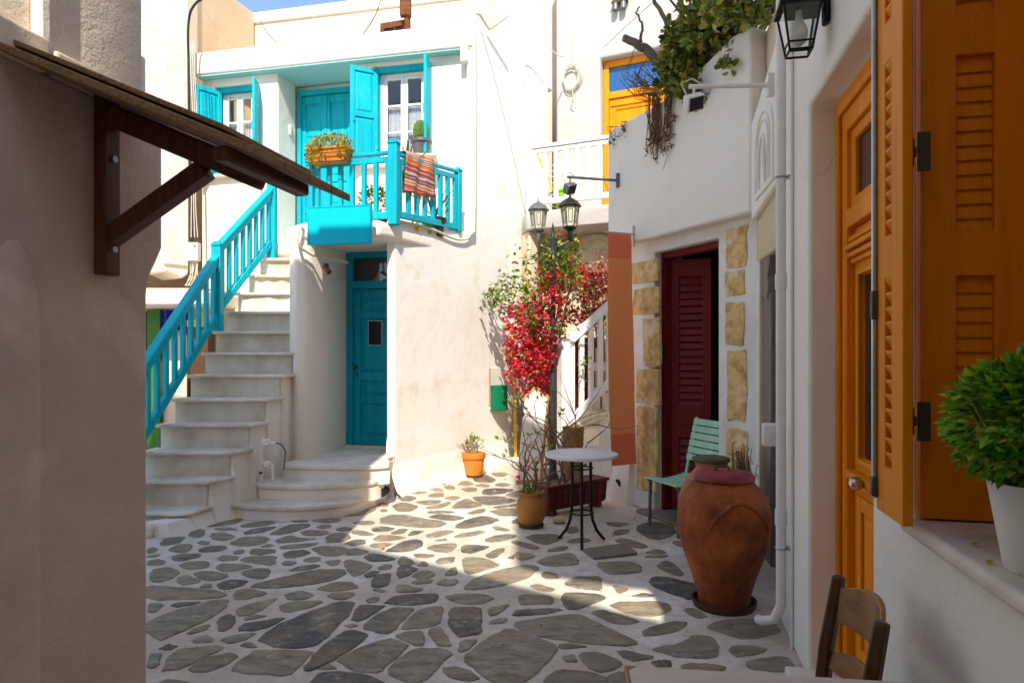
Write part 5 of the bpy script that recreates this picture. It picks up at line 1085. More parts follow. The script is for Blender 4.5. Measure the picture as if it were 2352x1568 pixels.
part('stems', st, M['twig'], bg_, smooth=True); part('foliage', lv, M['bg_leaf'], bg_); part('bracts', bc_, M['bract'], bg_); part('blue_petals', aq, M['aqua_petal'], bg_)['kind'] = 'stuff'
pk = thing('pink_climber', 'pale pink and yellow flowering plant behind the white stair railing', 'shrub', (1.32, 9.35, 0))
part('flowers', clump(420, (0, 0, 2.55), (.32, .2, .42), .05, .04, 3), M['pink_petal'], pk); part('foliage', clump(200, (-.05, 0, 2.3), (.3, .2, .5), .05, .03, 6), M['bg_leaf'], pk)
m = MB(); 
for k in range(6): m.tube([(.04*k-.1, 0, 0), (.03*k-.1, .02, 1.2), (.08*k-.25, 0, 2.5)], .01, 5)
part('stems', m, M['twig'], pk)
dcn = thing('round_wall_plate', 'large pale round plate on the wall below the white balcony', 'plate', (1.18, 9.60, 2.86), R(-25))
part('disc', MB().tube([(0, 0, 0), (0, -.02, 0)], .33, 40), M['plate'], dcn, smooth=40); part('rim', MB().tube([(.25*math.cos(R(a)), -.022, .25*math.sin(R(a))) for a in range(0, 361, 10)], .006, 5), M['sandstone'], dcn)
tys = thing('yellow_garden_stick', 'yellow stick leaning on the wall behind the bougainvillea', 'stick', (0.07, 9.05, 0)); part('stick', MB().bar((-.02, .06, 0), (-.05, .35, 1.83), .035, .02), M['yellow'], tys)
wkb = thing('wicker_basket', 'wicker basket standing on the lower stair steps', 'basket', (.72, 8.02, 0))
part('basket', MB().lathe([(.08, .0), (.10, .1), (.125, .62), (.13, .66), (.115, .66), (.1, .5), (0, .48)], 20), M['wicker'], wkb, smooth=50)
for i in range(8): part('weave', MB().tube([((.103+.003*i)*math.cos(R(a)), (.103+.003*i)*math.sin(R(a)), .1+.07*i) for a in range(0, 361, 20)], .008, 4, caps=False), M['wicker'], wkb)
whc = thing('white_plastic_chair', 'white plastic chair back showing on the side stair behind the banner', 'chair', (1.26, 8.92, .57), R(30))
part('seat', MB().box(-.19, .19, -.2, .2, .40, .43), M['white_paint'], whc, bevel=.02); part('backrest', MB().wall(-.19, .19, .44, .83, .17, .2, [(-.1, .1, .5, .72)]), M['white_paint'], whc, bevel=.012)
for x in (-.17, .17):
    for y in (-.18, .18): part('leg', MB().bar((x, y, 0), (x*.9, y*.9, .41), .03, .03), M['white_paint'], whc)

# ------------------------------------------------------------------ banner and floodlights
bn = thing('orange_hanging_banner', 'long plain orange banner hanging from a wall bracket', 'banner', FH.P(.47, 0, 0), FH.a+R(90)+R(0))
# local x runs out from the wall (towards -v), local y along the wall
bn.rotation_euler = (0, 0, math.atan2(-.415, -.91))
def sheet(z0, z1, mat, nm, th=.004):
    m = MB(); n = 14
    for s_ in (0, th):
        for k in range(n+1):
            z = z0+(z1-z0)*k/n; sw_ = (2.66-z); off = -.028*sw_+.004*math.sin(z*5)
            m.v += [(.035-.045*sw_, off+s_, z), (.315-.045*sw_+.01*math.sin(z*1.7), off+s_+.012*math.sin(z*3), z)]
    N = 2*(n+1)
    for k in range(n):
        m.f += [(2*k, 2*k+1, 2*k+3, 2*k+2), (N+2*k+2, N+2*k+3, N+2*k+1, N+2*k), (2*k, 2*k+2, N+2*k+2, N+2*k), (2*k+1, N+2*k+1, N+2*k+3, 2*k+3)]
    m.f += [(0, N, N+1, 1), (2*n, 2*n+1, N+2*n+1, N+2*n)]
    part(nm, m, mat, bn, smooth=50)
sheet(.74, 2.42, M['banner'], 'cloth'); sheet(2.4205, 2.65, M['banner_hem'], 'top_hem'); sheet(.44, .7395, M['banner_hem'], 'bottom_hem')
part('bar', MB().bar((-.02, 0, 2.66), (.33, 0, 2.66), .014, .014), M['alu'], bn); part('wall_plate', MB().box(-.0, .012, -.012, .012, 2.54, 2.74), M['alu'], bn)
def floodlight(name, label, base, direc, L, drop, mat, s=1.0):
    t = thing(name, label, 'floodlight', base); d = Vector(direc).normalized()
    part('arm', MB().tube([(0, 0, 0), d*L], .014*s, 8), mat, t, smooth=True); part('wall_plate', MB().box(-.02, .02, -.02, .02, -.07, .07), mat, t)
    e = d*(L-.03); h = part('lamp_head', MB().box(-.06, .06, -.03, .03, -.05, .05).box(-.045, .045, .03, .055, -.04, .04), mat, t, bevel=.008)
    h.location = e+Vector((0, 0, -drop)); h.rotation_euler = (R(35), R(-18), math.atan2(d.y, d.x)+R(200))
    part('lens', MB().box(-.05, .05, -.034, -.0305, -.04, .04), M['slate_board'], h)
    part('cable', MB().tube([d*(L-.1), d*(L-.02)+Vector((0, 0, .05)), d*L+Vector((-.05, 0, .02)), e+Vector((-.04, 0, -.07)), e+Vector((0, 0, -drop))], .006, 6), M['cable_w'], t, smooth=True)
    part('yoke', MB().tube([e, e+Vector((.0, 0, -drop*.5))], .008, 6), mat, t)
floodlight('arm_floodlight', 'small grey floodlight on an arm in front of the white balcony', FH.P(.20, -.005, 3.24), (-.93, -.36, -.03), .56, .11, M['grey_metal'])
floodlight('wall_floodlight', 'grey floodlight on a white arm beside the jade plant', (1.62, 4.28, 3.19), (-.985, .1, .02), .50, .10, M['pvc'], 1.1)

# ------------------------------------------------------------------ jade plant on the terrace
jd = thing('jade_plant', 'big woody jade plant spilling over the terrace wall above the red door', 'shrub', FH.P(1.3, .5, 3.70))
jo = jd.location
rj = random.Random(12); stj = MB(); lj = MB()
def jl(x, y, d): return at(x, y, d)-jo
def jstem(pts, r0, r1):
    q = []
    for i in range(len(pts)-1):
        for k in range(4): q.append(Vector(pts[i]).lerp(Vector(pts[i+1]), k/4)+Vector((rj.uniform(-.01, .01), rj.uniform(-.01, .01), rj.uniform(-.01, .01))))
    q.append(Vector(pts[-1])); stj.tube(q, [r0+(r1-r0)*i/(len(q)-1) for i in range(len(q))], 7)
def spoon(p, d, up, L, w):
    d = Vector(d).normalized(); x = d.cross(Vector(up)); x = x.normalized() if x.length > 1e-4 else d.orthogonal().normalized(); n = x.cross(d); p = Vector(p)
    lj.add([p, p+d*L*.45+x*w*.42, p+d*L*.8+x*w*.48, p+d*L+n*.004, p+d*L*.8-x*w*.48, p+d*L*.45-x*w*.42, p+d*L*.6+n*w*.16], [(0,1,6),(1,2,6),(2,3,6),(3,4,6),(4,5,6),(5,0,6)])
base_j = jl(1560, 205, 6.05)
jstem([base_j+Vector((0, .12, -.05)), jl(1530, 165, 5.95), jl(1490, 115, 5.9), jl(1460, 100, 5.9), jl(1432, 88, 5.9)], .05, .032)
jstem([jl(1470, 98, 5.9), jl(1478, 60, 5.85), jl(1462, 30, 5.85), jl(1468, 15, 5.85)], .014, .005)
jstem([base_j+Vector((.05, .12, -.05)), jl(1550, 100, 6.0), jl(1520, 30, 6.0), jl(1490, -20, 6.0)], .03, .015)
for k in range(22):
    x0 = rj.uniform(1560, 1720); jstem([jl(x0, 200-(x0-1560)*.8, 5.9-(x0-1560)*.004)+Vector((0, .15, -.05)), jl(x0+rj.uniform(-60, 40), 120-(x0-1560)*.5, 5.8), jl(x0+rj.uniform(-60, 90), rj.uniform(-30, 60), 5.7)], .022, .009)
def jcloud(n, x0, x1, y0, y1, d0, d1):
    for _ in range(n):
        c = jl(rj.uniform(x0, x1), rj.uniform(y0, y1), rj.uniform(d0, d1))
        for _k in range(rj.randint(5, 9)):
            d = Vector((rj.uniform(-1, 1), rj.uniform(-1, 1), rj.uniform(-.3, 1))).normalized(); spoon(c+d*.02, d, (rj.uniform(-1, 1), rj.uniform(-1, 1), .6), rj.uniform(.05, .085), rj.uniform(.032, .05))
jcloud(190, 1530, 1650, 55, 210, 5.7, 6.0); jcloud(110, 1515, 1645, 140, 222, 5.75, 5.95); jcloud(150, 1570, 1690, 0, 120, 5.5, 5.9); jcloud(210, 1620, 1795, -40, 65, 5.0, 5.7); jcloud(70, 1530, 1620, 80, 150, 5.8, 6.1)
jcloud(6, 1655, 1690, 100, 130, 5.4, 5.5); jcloud(5, 1660, 1680, 150, 165, 5.3, 5.4); jcloud(24, 1565, 1640, 205, 235, 5.62, 5.72)
jstem([jl(1640, 145, 5.6), jl(1660, 135, 5.45), jl(1680, 118, 5.4)], .006, .004)
part('branches', stj, M['bark'], jd, smooth=True); part('foliage', lj, M['succulent'], jd, smooth=60)
rt = MB()
def strands(n, x0, x1, y0, y1, u0, r=.003):
    for _ in range(n):
        x = rj.uniform(x0, x1); u = fh(x, -.02); z0 = FH.z(x, y0, -.02); z1 = FH.z(x, rj.uniform(y0+(y1-y0)*.5, y1), -.02); p = []
        for k in range(7):
            t_ = k/6; q = FH.P(u+rj.uniform(-.015, .015)*t_*2, -.012-rj.uniform(0, .03), z0+(z1-z0)*t_); p.append(q-jo)
        rt.tube([p[0]+Vector((.08, .08, .03))] + p, r, 4)
        if rj.random() < .45:
            for _k in range(6): rt.leaf(p[-1]+Vector((rj.uniform(-.02, .02),)*3), (rj.uniform(-1, 1), -.4, rj.uniform(-1, .5)), (0, 0, 1), .05, .025)
strands(26, 1487, 1515, 215, 370, 0, .004); strands(10, 1483, 1520, 215, 400, 0); strands(14, 1527, 1545, 215, 320, 0, .004); strands(5, 1525, 1540, 215, 390, 0); strands(5, 1395, 1415, 292, 340, 0); strands(4, 1425, 1440, 280, 310, 0)
part('dry_roots', rt, M['straw'], jd)
tw = MB()
for k in range(45):
    p = jl(rj.uniform(1480, 1530), rj.uniform(195, 240), rj.uniform(5.85, 6.1)); tw.tube([p, p+Vector((rj.uniform(-.2, .05), rj.uniform(-.1, .1), rj.uniform(0, .16))), p+Vector((rj.uniform(-.28, .05), rj.uniform(-.12, .1), rj.uniform(.02, .3)))], .003, 4)
part('dry_twigs', tw, M['straw'], jd)

# ------------------------------------------------------------------ balcony plants, rug, tools
wbx = thing('window_box', 'terracotta window box of yellow green sedum hung on the balcony railing', 'planter', (-1.93, 7.24, 3.53), R(-13))
part('trough', MB().add([(-.20,-.07,0),(.20,-.07,0),(.20,.07,0),(-.20,.07,0),(-.235,-.09,.15),(.235,-.09,.15),(.235,.09,.15),(-.235,.09,.15)], [(0,3,2,1),(0,1,5,4),(1,2,6,5),(2,3,7,6),(3,0,4,7),(4,5,6,7)]).box(-.245, .245, -.10, .10, .125, .155), M['orange_pot'], wbx, bevel=.008)
part('wire_basket', MB().tube([(-.24,-.11,.08),(.24,-.11,.08),(.24,.11,.08),(-.24,.11,.08),(-.24,-.11,.08)], .005, 5).tube([(-.22,-.1,-.01),(.22,-.1,-.01)], .005, 5).tube([(-.22,-.1,-.01),(-.24,-.11,.08)], .005, 5).tube([(.22,-.1,-.01),(.24,-.11,.08)], .005, 5).tube([(0,-.1,-.01),(0,-.11,.08)], .005, 5), M['steel_dark'], wbx)
fol = clump(900, (0, 0, .2), (.26, .13, .10), .032, .018, 7); fol2 = clump(240, (-.13, -.12, .06), (.10, .05, .14), .032, .018, 8); fol2b = clump(160, (.20, -.10, .1), (.06, .05, .10), .032, .018, 18)
fol.add(fol2.v, fol2.f); fol.add(fol2b.v, fol2b.f); part('foliage', fol, M['sedum'], wbx)
def bush(name, label, loc, r, n, seed):
    t = thing(name, label, 'plant', loc); part('pot', MB().lathe([(.10, 0), (.13, .12), (.14, .14), (.12, .14)], 20), M['brown_clay'], t, smooth=40)
    part('foliage', clump(n, (0, 0, .14+r*.75), (r, r, r*.95), .038, .022, seed, shell=.5), M['bush'], t)
bush('balcony_bush', 'round green bush seen through the balcony balusters', (-1.52, 7.62, 2.885), .20, 900, 4)
rgo = thing('striped_rag_rug', 'striped multicolour rag rug hung over the side balcony rail', 'rug', B.xyz if False else (0, 0, 0))
P0 = Vector((-1.236, 7.15, 0)); P1 = Vector((-.66, 8.36, 0)); dv_ = (P1-P0).normalized(); nv = Vector((dv_.y, -dv_.x, 0))
m = MB(); nc, nr = 14, 16; ua, ub_ = .15, .72; fr_ = MB()
for i in range(nc+1):
    s_ = ua+(ub_-ua)*i/nc; pb_ = P0+dv_*s_*1.0; zt = 3.645+.0965*s_
    for j in range(nr+1):
        t_ = j/nr
        if t_ < .12: z = zt-.03+.05*(t_/.12); o_ = -.045
        elif t_ < .2: z = zt+.02; o_ = -.045+.09*(t_-.12)/.08
        else: z = zt+.02-(t_-.2)*.56; o_ = .045+.012*math.sin(i*1.1+j*.3)+.01*math.sin(i*.6)
        q = pb_+nv*o_; m.v.append((q.x, q.y, z))
    q0 = m.v[-1]; fr_.tube([q0, (q0[0]+random.uniform(-.01, .01), q0[1], q0[2]-.05)], .003, 4)
for i in range(nc):
    for j in range(nr): a = i*(nr+1)+j; m.f.append((a, a+1, a+nr+2, a+nr+1))
ro = part('cloth', m, M['rug'], rgo, smooth=60); so = ro.modifiers.new('thick', 'SOLIDIFY'); so.thickness = .008
part('fringe', fr_, M['twig'], rgo)
def agave(name, label, loc, n, L, seed, potmat, ph=.18):
    t = thing(name, label, 'plant', loc); part('pot', MB().lathe([(.10, 0), (.14, ph*.9), (.155, ph), (.13, ph)], 22), potmat, t, smooth=40); r_ = random.Random(seed); m = MB()
    for k in range(n):
        a = r_.uniform(0, 6.28); tilt = r_.uniform(.2, 1.0); d = Vector((math.cos(a)*tilt, math.sin(a)*tilt, 1)).normalized(); x = d.cross(Vector((0, 0, 1))).normalized(); p = Vector((0, 0, ph)); l = L*r_.uniform(.7, 1.1)
        for i in range(5):
            q = i/5; m.v += [tuple(p+d*l*q+x*.022*(1-q)*(1+q)+Vector((0, 0, -.12*q*q*l))), tuple(p+d*l*q-x*.022*(1-q)*(1+q)+Vector((0, 0, -.12*q*q*l)))]
            if i: b_ = len(m.v)-4; m.f.append((b_, b_+1, b_+3, b_+2))
    part('blades', m, M['agave'], t)
agave('spiky_agave', 'spiky agave behind the balcony corner post', (-1.30, 8.25, 3.42), 18, .62, 3, M['brown_clay'])
part('plant_stand', MB().box(-.16, .16, -.16, .16, -.535, -.002), M['white'], bpy.data.objects['spiky_agave'], bevel=.01)
cac = thing('potted_cactus', 'round cactus in a grey pot on the window sill', 'plant', (-1.16, 8.72, 4.03))
part('pot', MB().lathe([(.09, 0), (.12, .17), (.14, .175), (.14, .21), (.12, .21)], 24), M['grey_metal'], cac, smooth=40)
cm2 = MB(); nrib = 18
for i, (r_, z) in enumerate([(.07, .20), (.095, .26), (.10, .33), (.09, .40), (.055, .45), (.01, .465)]):
    for k in range(nrib*2): a = math.pi*k/nrib; rr2 = r_*(1.06 if k % 2 else .9); cm2.v.append((rr2*math.cos(a), rr2*math.sin(a), z))
for i in range(5):
    for k in range(nrib*2): k2 = (k+1) % (nrib*2); cm2.f.append((i*nrib*2+k, i*nrib*2+k2, (i+1)*nrib*2+k2, (i+1)*nrib*2+k))
part('body', cm2, M['cactus'], cac)
part('shelf_ledge', MB().box(-.2, .2, -.16, .5, -.03, -.001), M['marble'], cac)
agave('balcony_spike_plant', 'long leaved potted plant behind the side balusters', (-.92, 8.05, 2.885), 14, .55, 8, M['steel_dark'], .22)
brm = thing('yellow_broom', 'yellow broom handle leaning behind the rug on the balcony', 'broom', (-1.02, 8.0, 2.885)); part('handle', MB().tube([(-.12, -.35, .02), (.06, .25, .98)], .012, 8), M['yellow'], brm, smooth=True); part('head', MB().box(-.17, .0, -.40, -.34, 0, .06), M['yellow'], brm, bevel=.01)
ywc = thing('lime_watering_pot', 'small lime yellow pot on the balcony floor', 'flowerpot', (-.98, 7.86, 2.885)); part('pot', MB().lathe([(.05, 0), (.07, .16), (.06, .16)], 18), M['lime'], ywc, smooth=40)
# white balcony tools
bkt = thing('lime_green_bucket', 'lime green bucket on the white balcony floor', 'bucket', (.72, 9.42, 3.47))
part('bucket', MB().lathe([(.10, 0), (.135, .26), (.15, .262), (.15, .29), (.13, .29), (.1, .05), (0, .04)], 26), M['lime'], bkt, smooth=40); part('handle', MB().tube([(.14*math.cos(R(a)), -.03+.02*math.sin(R(a)), .28+.05*math.sin(R(a))) for a in range(0, 181, 15)], .006, 6), M['white_paint'], bkt)
mop = thing('yellow_mop', 'yellow mop handle leaning behind the white balcony railing', 'mop', (.48, 9.62, 3.47)); part('handle', MB().tube([(.22, -.10, .05), (-.12, .10, .88)], .016, 8), M['yellow'], mop, smooth=True); part('mop_head', MB().lathe([(.03, 0), (.09, .02), (.05, .1), (.02, .13)], 12, (.22, -.1, 0)), M['curtain'], mop)
rck = thing('folding_drying_rack', 'white wire drying rack folded against the balcony wall', 'rack', (.52, 9.85, 3.47), R(40))
m = MB()
for k in range(9): m.tube([(0, 0, .1+.085*k), (.42, 0, .1+.085*k)], .006, 5)
m.tube([(0, 0, 0), (0, 0, .85)], .009, 6).tube([(.42, 0, 0), (.42, 0, .85)], .009, 6); part('wires', m, M['white_paint'], rck)

# ------------------------------------------------------------------ wall lamp, drain pipe, basil, chair and table at right
lu = fr(1905); wl = thing('black_wall_lantern', 'black square wall lantern with a frosted bulb beside the orange door', 'lantern', FR.P(lu, 0, 2.84), FR.a)
part('wall_plate', MB().box(-.035, .035, .001, .03, -.04, .30), M['black'], wl, bevel=.012)
part('arm', MB().tube([(0, .02, .10), (0, .05, .14), (0, .08, .13), (0, .12, .11)], .013, 8), M['black'], wl, smooth=True)
s = .072; cy_ = .135
def sq(r_, z): return [(-r_, cy_-r_, z), (r_, cy_-r_, z), (r_, cy_+r_, z), (-r_, cy_+r_, z)]
cap = MB(); cap.v = sq(.098, .035) + sq(.102, .048) + sq(.055, .085) + sq(.035, .09) + sq(.035, .115) + sq(.028, .13)
for i in range(5):
    for k in range(4): k2 = (k+1) % 4; cap.f.append((i*4+k, i*4+k2, i*4+4+k2, i*4+4+k))
cap.f += [(3, 2, 1, 0), (20, 21, 22, 23)]; part('roof', cap, M['black'], wl, bevel=.003)
t4, b4 = sq(.082, .034), sq(.050, -.165)
for k in range(4):
    part('corner_bar', MB().tube([t4[k], b4[k]], .0062, 5), M['black'], wl); k2 = (k+1) % 4
    part('pane', MB().add([t4[k], t4[k2], b4[k2], b4[k]], [(0, 1, 2, 3)]), M['lamp_glass'], wl)
    part('bottom_bar', MB().tube([b4[k], b4[k2]], .0062, 5).tube([tuple(Vector(b4[k]).lerp(Vector(t4[k]), .18)), tuple(Vector(b4[k2]).lerp(Vector(t4[k2]), .18))], .005, 5), M['black'], wl)
wl.scale = (.86, .86, .86); wl.location.z += .035
part('bulb', MB().lathe([(.014, .034), (.016, .0), (.022, -.02), (.038, -.055), (.041, -.085), (.032, -.115), (.015, -.13), (0, -.133)], 20, (0, cy_, 0)), M['bulb'], wl, smooth=True)
pu = fr(1796, .05); dp = thing('white_drainpipe', 'white plastic drainpipe running down the corner of the right house', 'pipe', FR.P(pu, .055, 0), FR.a)
part('pipe', MB().tube([(0, 0, 8), (0, 0, .30), (.0, .0, .20), (.02, .03, .12), (.07, .08, .09), (.1, .1, .085)], .025, 14), M['pvc'], dp, smooth=50)
for z in (1.84, .62, 3.9): part('joint', MB().tube([(0, 0, z), (0, 0, z+.08)], .030, 14), M['pvc'], dp, smooth=50)
for z in (2.42, .50): part('clamp', MB().tube([(.028*math.cos(R(a)), .028*math.sin(R(a)), z) for a in range(0, 361, 24)], .005, 5, caps=False).box(-.03, .03, -.055, -.03, z-.006, z+.006), M['alu'], dp)
part('cable_conduit', MB().tube([(-.045, -.045, 8), (-.045, -.045, .0)], .008, 6), M['pvc'], dp, smooth=True)
hk = thing('white_wall_switch', 'small white box fixed beside the drainpipe', 'box', FR.P(pu+.05, .12, 1.08), FR.a); part('box', MB().box(-.03, .03, -.09, .02, -.06, .06), M['pvc'], hk, bevel=.01)

bs = thing('potted_basil', 'bushy green basil in a white pot on the marble window sill', 'plant', FR.P(1.39/.978, -.075, 1.063))
part('pot', MB().lathe([(.060, 0), (.064, .005), (.078, .09), (.092, .175), (.094, .18), (.086, .18), (.080, .16), (0, .155)], 40), M['pvc'], bs, smooth=50)
fo_ = clump(5200, (0, 0, .30), (.165, .165, .130), .027, .017, 14, up=-.25, shell=.45, fn=lambda p, r_: math.sin(p.x*34+1)*math.sin(p.y*31)+math.sin(p.z*37+p.x*20) > -.75); ft = clump(1500, (.02, 0, .365), (.12, .12, .08), .028, .018, 15, up=.0); fo_.add(ft.v, ft.f)
part('foliage', fo_, M['green_leaf'], bs, smooth=60)
m = MB(); rr_ = random.Random(6)
for k in range(30): a = rr_.uniform(0, 6.28); r_ = rr_.uniform(.05, .14); m.tube([(.02*math.cos(a), .02*math.sin(a), .155), (r_*.6*math.cos(a), r_*.6*math.sin(a), .24), (r_*math.cos(a), r_*math.sin(a), .34)], .003, 4)
part('stems', m, M['bush'], bs)
for k, (u_, v_) in enumerate(((1.52, -.06), (1.60, -.02), (1.45, .01))):
    fl2 = thing('fallen_leaf', ['small yellow leaf lying deep on the marble sill near the pot', 'yellow fallen leaf in the middle of the marble sill', 'yellow fallen leaf at the front edge of the sill'][k], 'leaf', FR.P(u_, v_, 1.064)); part('blade', MB().leaf((0, 0, .002), (1, .4*k, .1), (0, 0, 1), .03, .016), M['sedum'], fl2)
fl3 = thing('fallen_leaf', 'dry orange leaf lying on the sunlit paving near the shadow edge', 'leaf', (*ground(871, 1263), .01)); part('blade', MB().leaf((0, 0, .004), (1, .3, .2), (0, 0, 1), .045, .03).leaf((.02, .01, .004), (.2, 1, .6), (0, 0, 1), .04, .03), M['orange_pot'], fl3)

FK = Frame(.895, 1.99, math.atan2(-.335, -.058))        # along the chair back, from its far post to its near post
wc = thing('brown_wooden_chair', 'brown wooden cafe chair with curved back rail behind the near table', 'chair', FK.loc, FK.a)
# local v > 0 points to the wall, the chair faces -v
CW = .345
for x in (0, CW):
    part('back_post', MB().tube([(x, .02, 0), (x, .0, .44), (x, .022, .66), (x, .055, .86)], [.022, .027, .026, .023], 4), M['chair_wood'], wc, bevel=.008)
    part('front_leg', MB().bar((x, -.38, 0), (x, -.37, .43), .036, .036), M['chair_wood'], wc, bevel=.004)
    part('side_stretcher', MB().bar((x, -.375, .2), (x, .012, .2), .02, .025), M['chair_wood'], wc)
def rail(z0, z1, bow, thk, mat):
    m = MB(); n = 14
    for k in range(n+1):
        t_ = k/n; x = .012+(CW-.024)*t_; y = .025+(z0-.66)*.16+bow*math.sin(math.pi*t_); zt = z1+.035*math.sin(math.pi*t_)
        m.v += [(x, y, z0), (x, y+thk, z0), (x, y+thk+.012, zt), (x, y+.012, zt)]
        if k: b_ = 4*(k-1); m.f += [(b_, b_+4, b_+7, b_+3), (b_+1, b_+2, b_+6, b_+5), (b_+3, b_+7, b_+6, b_+2), (b_, b_+1, b_+5, b_+4)]
    m.f += [(0, 3, 2, 1), (4*n, 4*n+1, 4*n+2, 4*n+3)]; return part('back_rail', m, mat, wc, bevel=.003)
rail(.735, .83, .045, .014, M['chair_light']); rail(.60, .645, .035, .012, M['chair_light'])
part('seat', MB().box(-.02, CW+.02, -.40, .02, .43, .455), M['chair_light'], wc, bevel=.012)
TC = [(.272, 1.66), (1.0, 1.562), (.93, .80), (.20, .90)]
wt = thing('pale_wooden_table', 'pale wooden table top with dark edge in the near right corner', 'table', (TC[0][0], TC[0][1], 0))
lp_ = [(x-TC[0][0], y-TC[0][1]) for x, y in TC]; cxm = sum(p[0] for p in lp_)/4; cym = sum(p[1] for p in lp_)/4
part('edge_band', MB().prism(lp_, .722, .748), M['chair_light'], wt, bevel=.004)
part('table_top', MB().prism(chaikin([(cxm+(x-cxm)*.972, cym+(y-cym)*.972) for x, y in lp_], .03), .7482, .7515), M['table_top'], wt, bevel=.0015)
for x, y in lp_: part('leg', MB().bar((cxm+(x-cxm)*.85, cym+(y-cym)*.85, 0), (cxm+(x-cxm)*.85, cym+(y-cym)*.85, .722), .05, .05), M['chair_wood'], wt, bevel=.004)

# ------------------------------------------------------------------ cables, valves, roof clutter
def cable(label, pts, r=.006, mat='cable_w', name='cable'):
    t = thing(name, label, 'cable', pts[0]); p0 = Vector(pts[0]); q = [Vector(p)-p0 for p in pts]; s_ = []
    for i in range(len(q)-1):
        a, b, c, d = q[max(i-1, 0)], q[i], q[i+1], q[min(i+2, len(q)-1)]
        for k in range(6): t_ = k/6; s_.append(.5*((2*b)+(-a+c)*t_+(2*a-5*b+4*c-d)*t_*t_+(-a+3*b-3*c+d)*t_**3))
    s_.append(q[-1]); part('wire', MB().tube(s_, r, 6), M[mat], t, smooth=True); return t
ec = lambda x, y: at(x, y, 9.20)
cable('thick black cable bending down the corner of the narrow white house', [at(462, 0, 9.1), at(450, 8, 9.12), at(437, 30, 9.15), at(432, 70, 9.18), at(433, 140, 9.2), at(434, 250, 9.2), at(438, 420, 9.2), at(440, 560, 9.2)], .016, 'cable_k')
for i, (x, mt) in enumerate(((441, 'cable_w'), (446, 'cable_w'), (450, 'cable_w'))):
    cable(['pale cable hanging nearest the black cable at the house corner', 'pale cable in the middle of the bundle at the house corner', 'pale cable farthest right in the bundle at the house corner'][i], [at(x-4, 95, 9.05), at(x-2, 180, 9.04), at(x+3, 300, 9.05), at(x-1, 450, 9.05), at(x-2+3*i, 545, 9.06)], .006, mt)
cable('thin grey wire rising from the roof edge at left', [at(468, 20, 9.3), at(500, 70, 9.5), at(527, 112, 9.6)], .004, 'cable_w')
cable('thin wire lying down the cream back wall', [at(588, 28, 11.9), at(610, 70, 11.5), at(640, 105, 11.2)], .006, 'steel_dark')
cable('dark wire hanging down the back wall near the roof box', [at(875, 0, 11.4), at(860, 40, 11.3), at(832, 82, 11.0)], .008, 'steel_dark')
bwp = lambda u, z: FB.P(u, -.012, z)
cable('thin wire sagging down the stained side wall', [bwp(1.9, 5.68), bwp(2.25, 5.2), bwp(2.7, 4.4), bwp(3.15, 3.5)], .005, 'cable_w')
cable('pale wire running along the side wall to the coil', [bwp(3.05, 5.4), bwp(3.15, 5.72), at(1250, 110, 10.0), at(1282, 128, 10.1), at(1296, 130, 10.2)], .010, 'cable_w')
cl = thing('coiled_cable', 'loose coil of pale cable hanging on the bright white house wall', 'cable', FO.P(-.45, .10, 5.75), FO.a); m = MB(); rr_ = random.Random(8)
for k in range(5):
    rx, rz, dx_ = rr_.uniform(.11, .16), rr_.uniform(.14, .20), rr_.uniform(-.02, .02); m.tube([(dx_+rx*math.cos(R(a)), -.02-.008*k, rz*math.sin(R(a))) for a in range(0, 361, 15)], .007, 5, caps=False)
m.tube([(0, -.03, .16), (.0, -.03, .6), (.03, -.03, 1.2)], .005, 5).tube([(0, -.04, -.15), (.02, -.04, -.3), (-.02, -.04, -.4), (.03, -.04, -.45)], .008, 5); part('coil', m, M['cable_w'], cl, smooth=True)
cable('taut grey wire crossing the upper white wall', [at(1388, 108, 9.4), at(1450, 50, 8.6), at(1515, -8, 7.9)], .006, 'cable_w')
cable('thick pale conduit curving under the side balcony railing', [FB.P(.15, -.03, 2.93), FB.P(.8, -.03, 2.94), FB.P(1.3, -.03, 2.90), FB.P(1.6, -.035, 2.97), FB.P(1.68, -.04, 3.2), FB.P(1.69, -.04, 3.7), FB.P(1.66, -.03, 4.4)], .014, 'plastic')
vv = thing('water_valves', 'whitewashed water pipes and valves on the wall below the marble stair', 'pipe', (-2.36, 6.60, 0))
part('pipes', MB().tube([(-.04, -.06, .30), (-.045, -.06, .62), (.03, -.10, .66), (.11, -.10, .66)], .015, 8).tube([(-.03, -.06, .46), (.04, -.10, .46), (.08, -.10, .46), (.085, -.09, .30)], .014, 8), M['white'], vv, smooth=True)
part('valve', MB().box(-.015, .055, -.13, -.07, .635, .70), M['white2'], vv, bevel=.012); part('valve', MB().box(.0, .06, -.13, -.075, .435, .49), M['white2'], vv, bevel=.012)
part('hose', MB().tube([(.10, -.10, .665), (.16, -.09, .65), (.19, -.06, .58), (.175, -.05, .46), (.17, -.05, .40)], .008, 6), M['grey_metal'], vv, smooth=True)
part('outlet', MB().tube([(-.03, -.10, .38), (-.03, -.12, .38)], .014, 8), M['rust'], vv)
ac = thing('roof_unit', 'old brown and cream appliance box standing on the flat roof', 'box', (-1.95, 10.3, 5.50), R(-18))
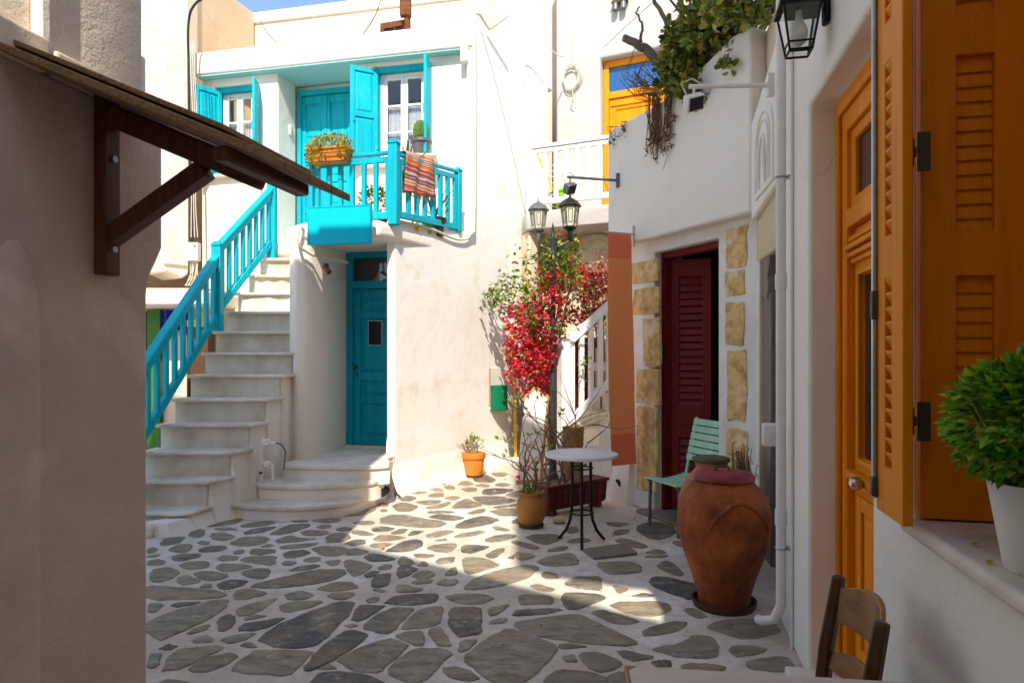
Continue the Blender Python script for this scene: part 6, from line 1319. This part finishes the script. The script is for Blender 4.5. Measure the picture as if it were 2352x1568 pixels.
part('case', MB().box(-.02, .36, 0, .5, .0, .98), M['plastic'], ac, bevel=.01)
part('front_frame', MB().wall(-.03, .37, .0, .99, -.03, .0, [(.03, .20, .60, .90), (.22, .34, .60, .90), (.03, .34, .06, .54)]), M['rust'], ac, bevel=.006); part('dark_front', MB().box(.0, .35, -.012, -.003, .03, .95), M['dark'], ac)
rp_ = thing('rusty_roof_post', 'rusty iron post with cables standing on the flat roof', 'post', (-1.55, 10.1, 5.49))
part('post', MB().tube([(0, 0, 0), (.01, 0, .7), (-.01, 0, 1.4), (0, 0, 1.9)], [.05, .045, .05, .045], 8), M['rust'], rp_); part('bracket', MB().box(-.10, .06, -.08, .03, 1.0, 1.35).box(-.05, .09, -.06, .04, 1.45, 1.6), M['rust'], rp_, bevel=.01)
ins = thing('wall_insulators', 'pair of grey insulators on the bright wall above the orange door', 'bracket', FO.P(.30, .08, 6.72), FO.a)
for x in (-.06, .06): part('insulator', MB().lathe([(.02, -.12), (.045, -.11), (.045, -.02), (.03, .0), (.045, .03), (.03, .12)], 12, (x, -.04, 0)), M['grey_metal'], ins, smooth=40)
part('strap', MB().box(-.12, .12, -.05, .03, .0, .03), M['rust'], ins)

# dead leaves and grit swept up around the pots
gr = MB(); rg = random.Random(44)
for _ in range(320):
    if rg.random() < .6: x, y = rg.gauss(1.0, .28), rg.gauss(6.0, .45)
    else: x, y = rg.uniform(-2.2, 1.4), rg.uniform(3.2, 7.0)
    if x > .64+.213*y or (x > 1.0 and y > 6.6): continue
    gr.leaf((x, y, .011), (rg.uniform(-1, 1), rg.uniform(-1, 1), rg.uniform(0, .25)), (0, 0, 1), rg.uniform(.008, .026), rg.uniform(.005, .014))
lit = part('leaf_litter', gr, M['soil'], None); lit['kind'] = 'stuff'; tag(lit, 'dark crumbs of dead leaves scattered on the paving around pots and chair', 'litter')
for o in bpy.data.objects:
    if o.parent is None and 'category' in o:
        if o.name.startswith('fallen_leaf'): o['group'] = 'fallen leaves on sill and paving'
        elif o.name.split('.')[0] == 'cable': o['group'] = 'loose cables on the house walls'
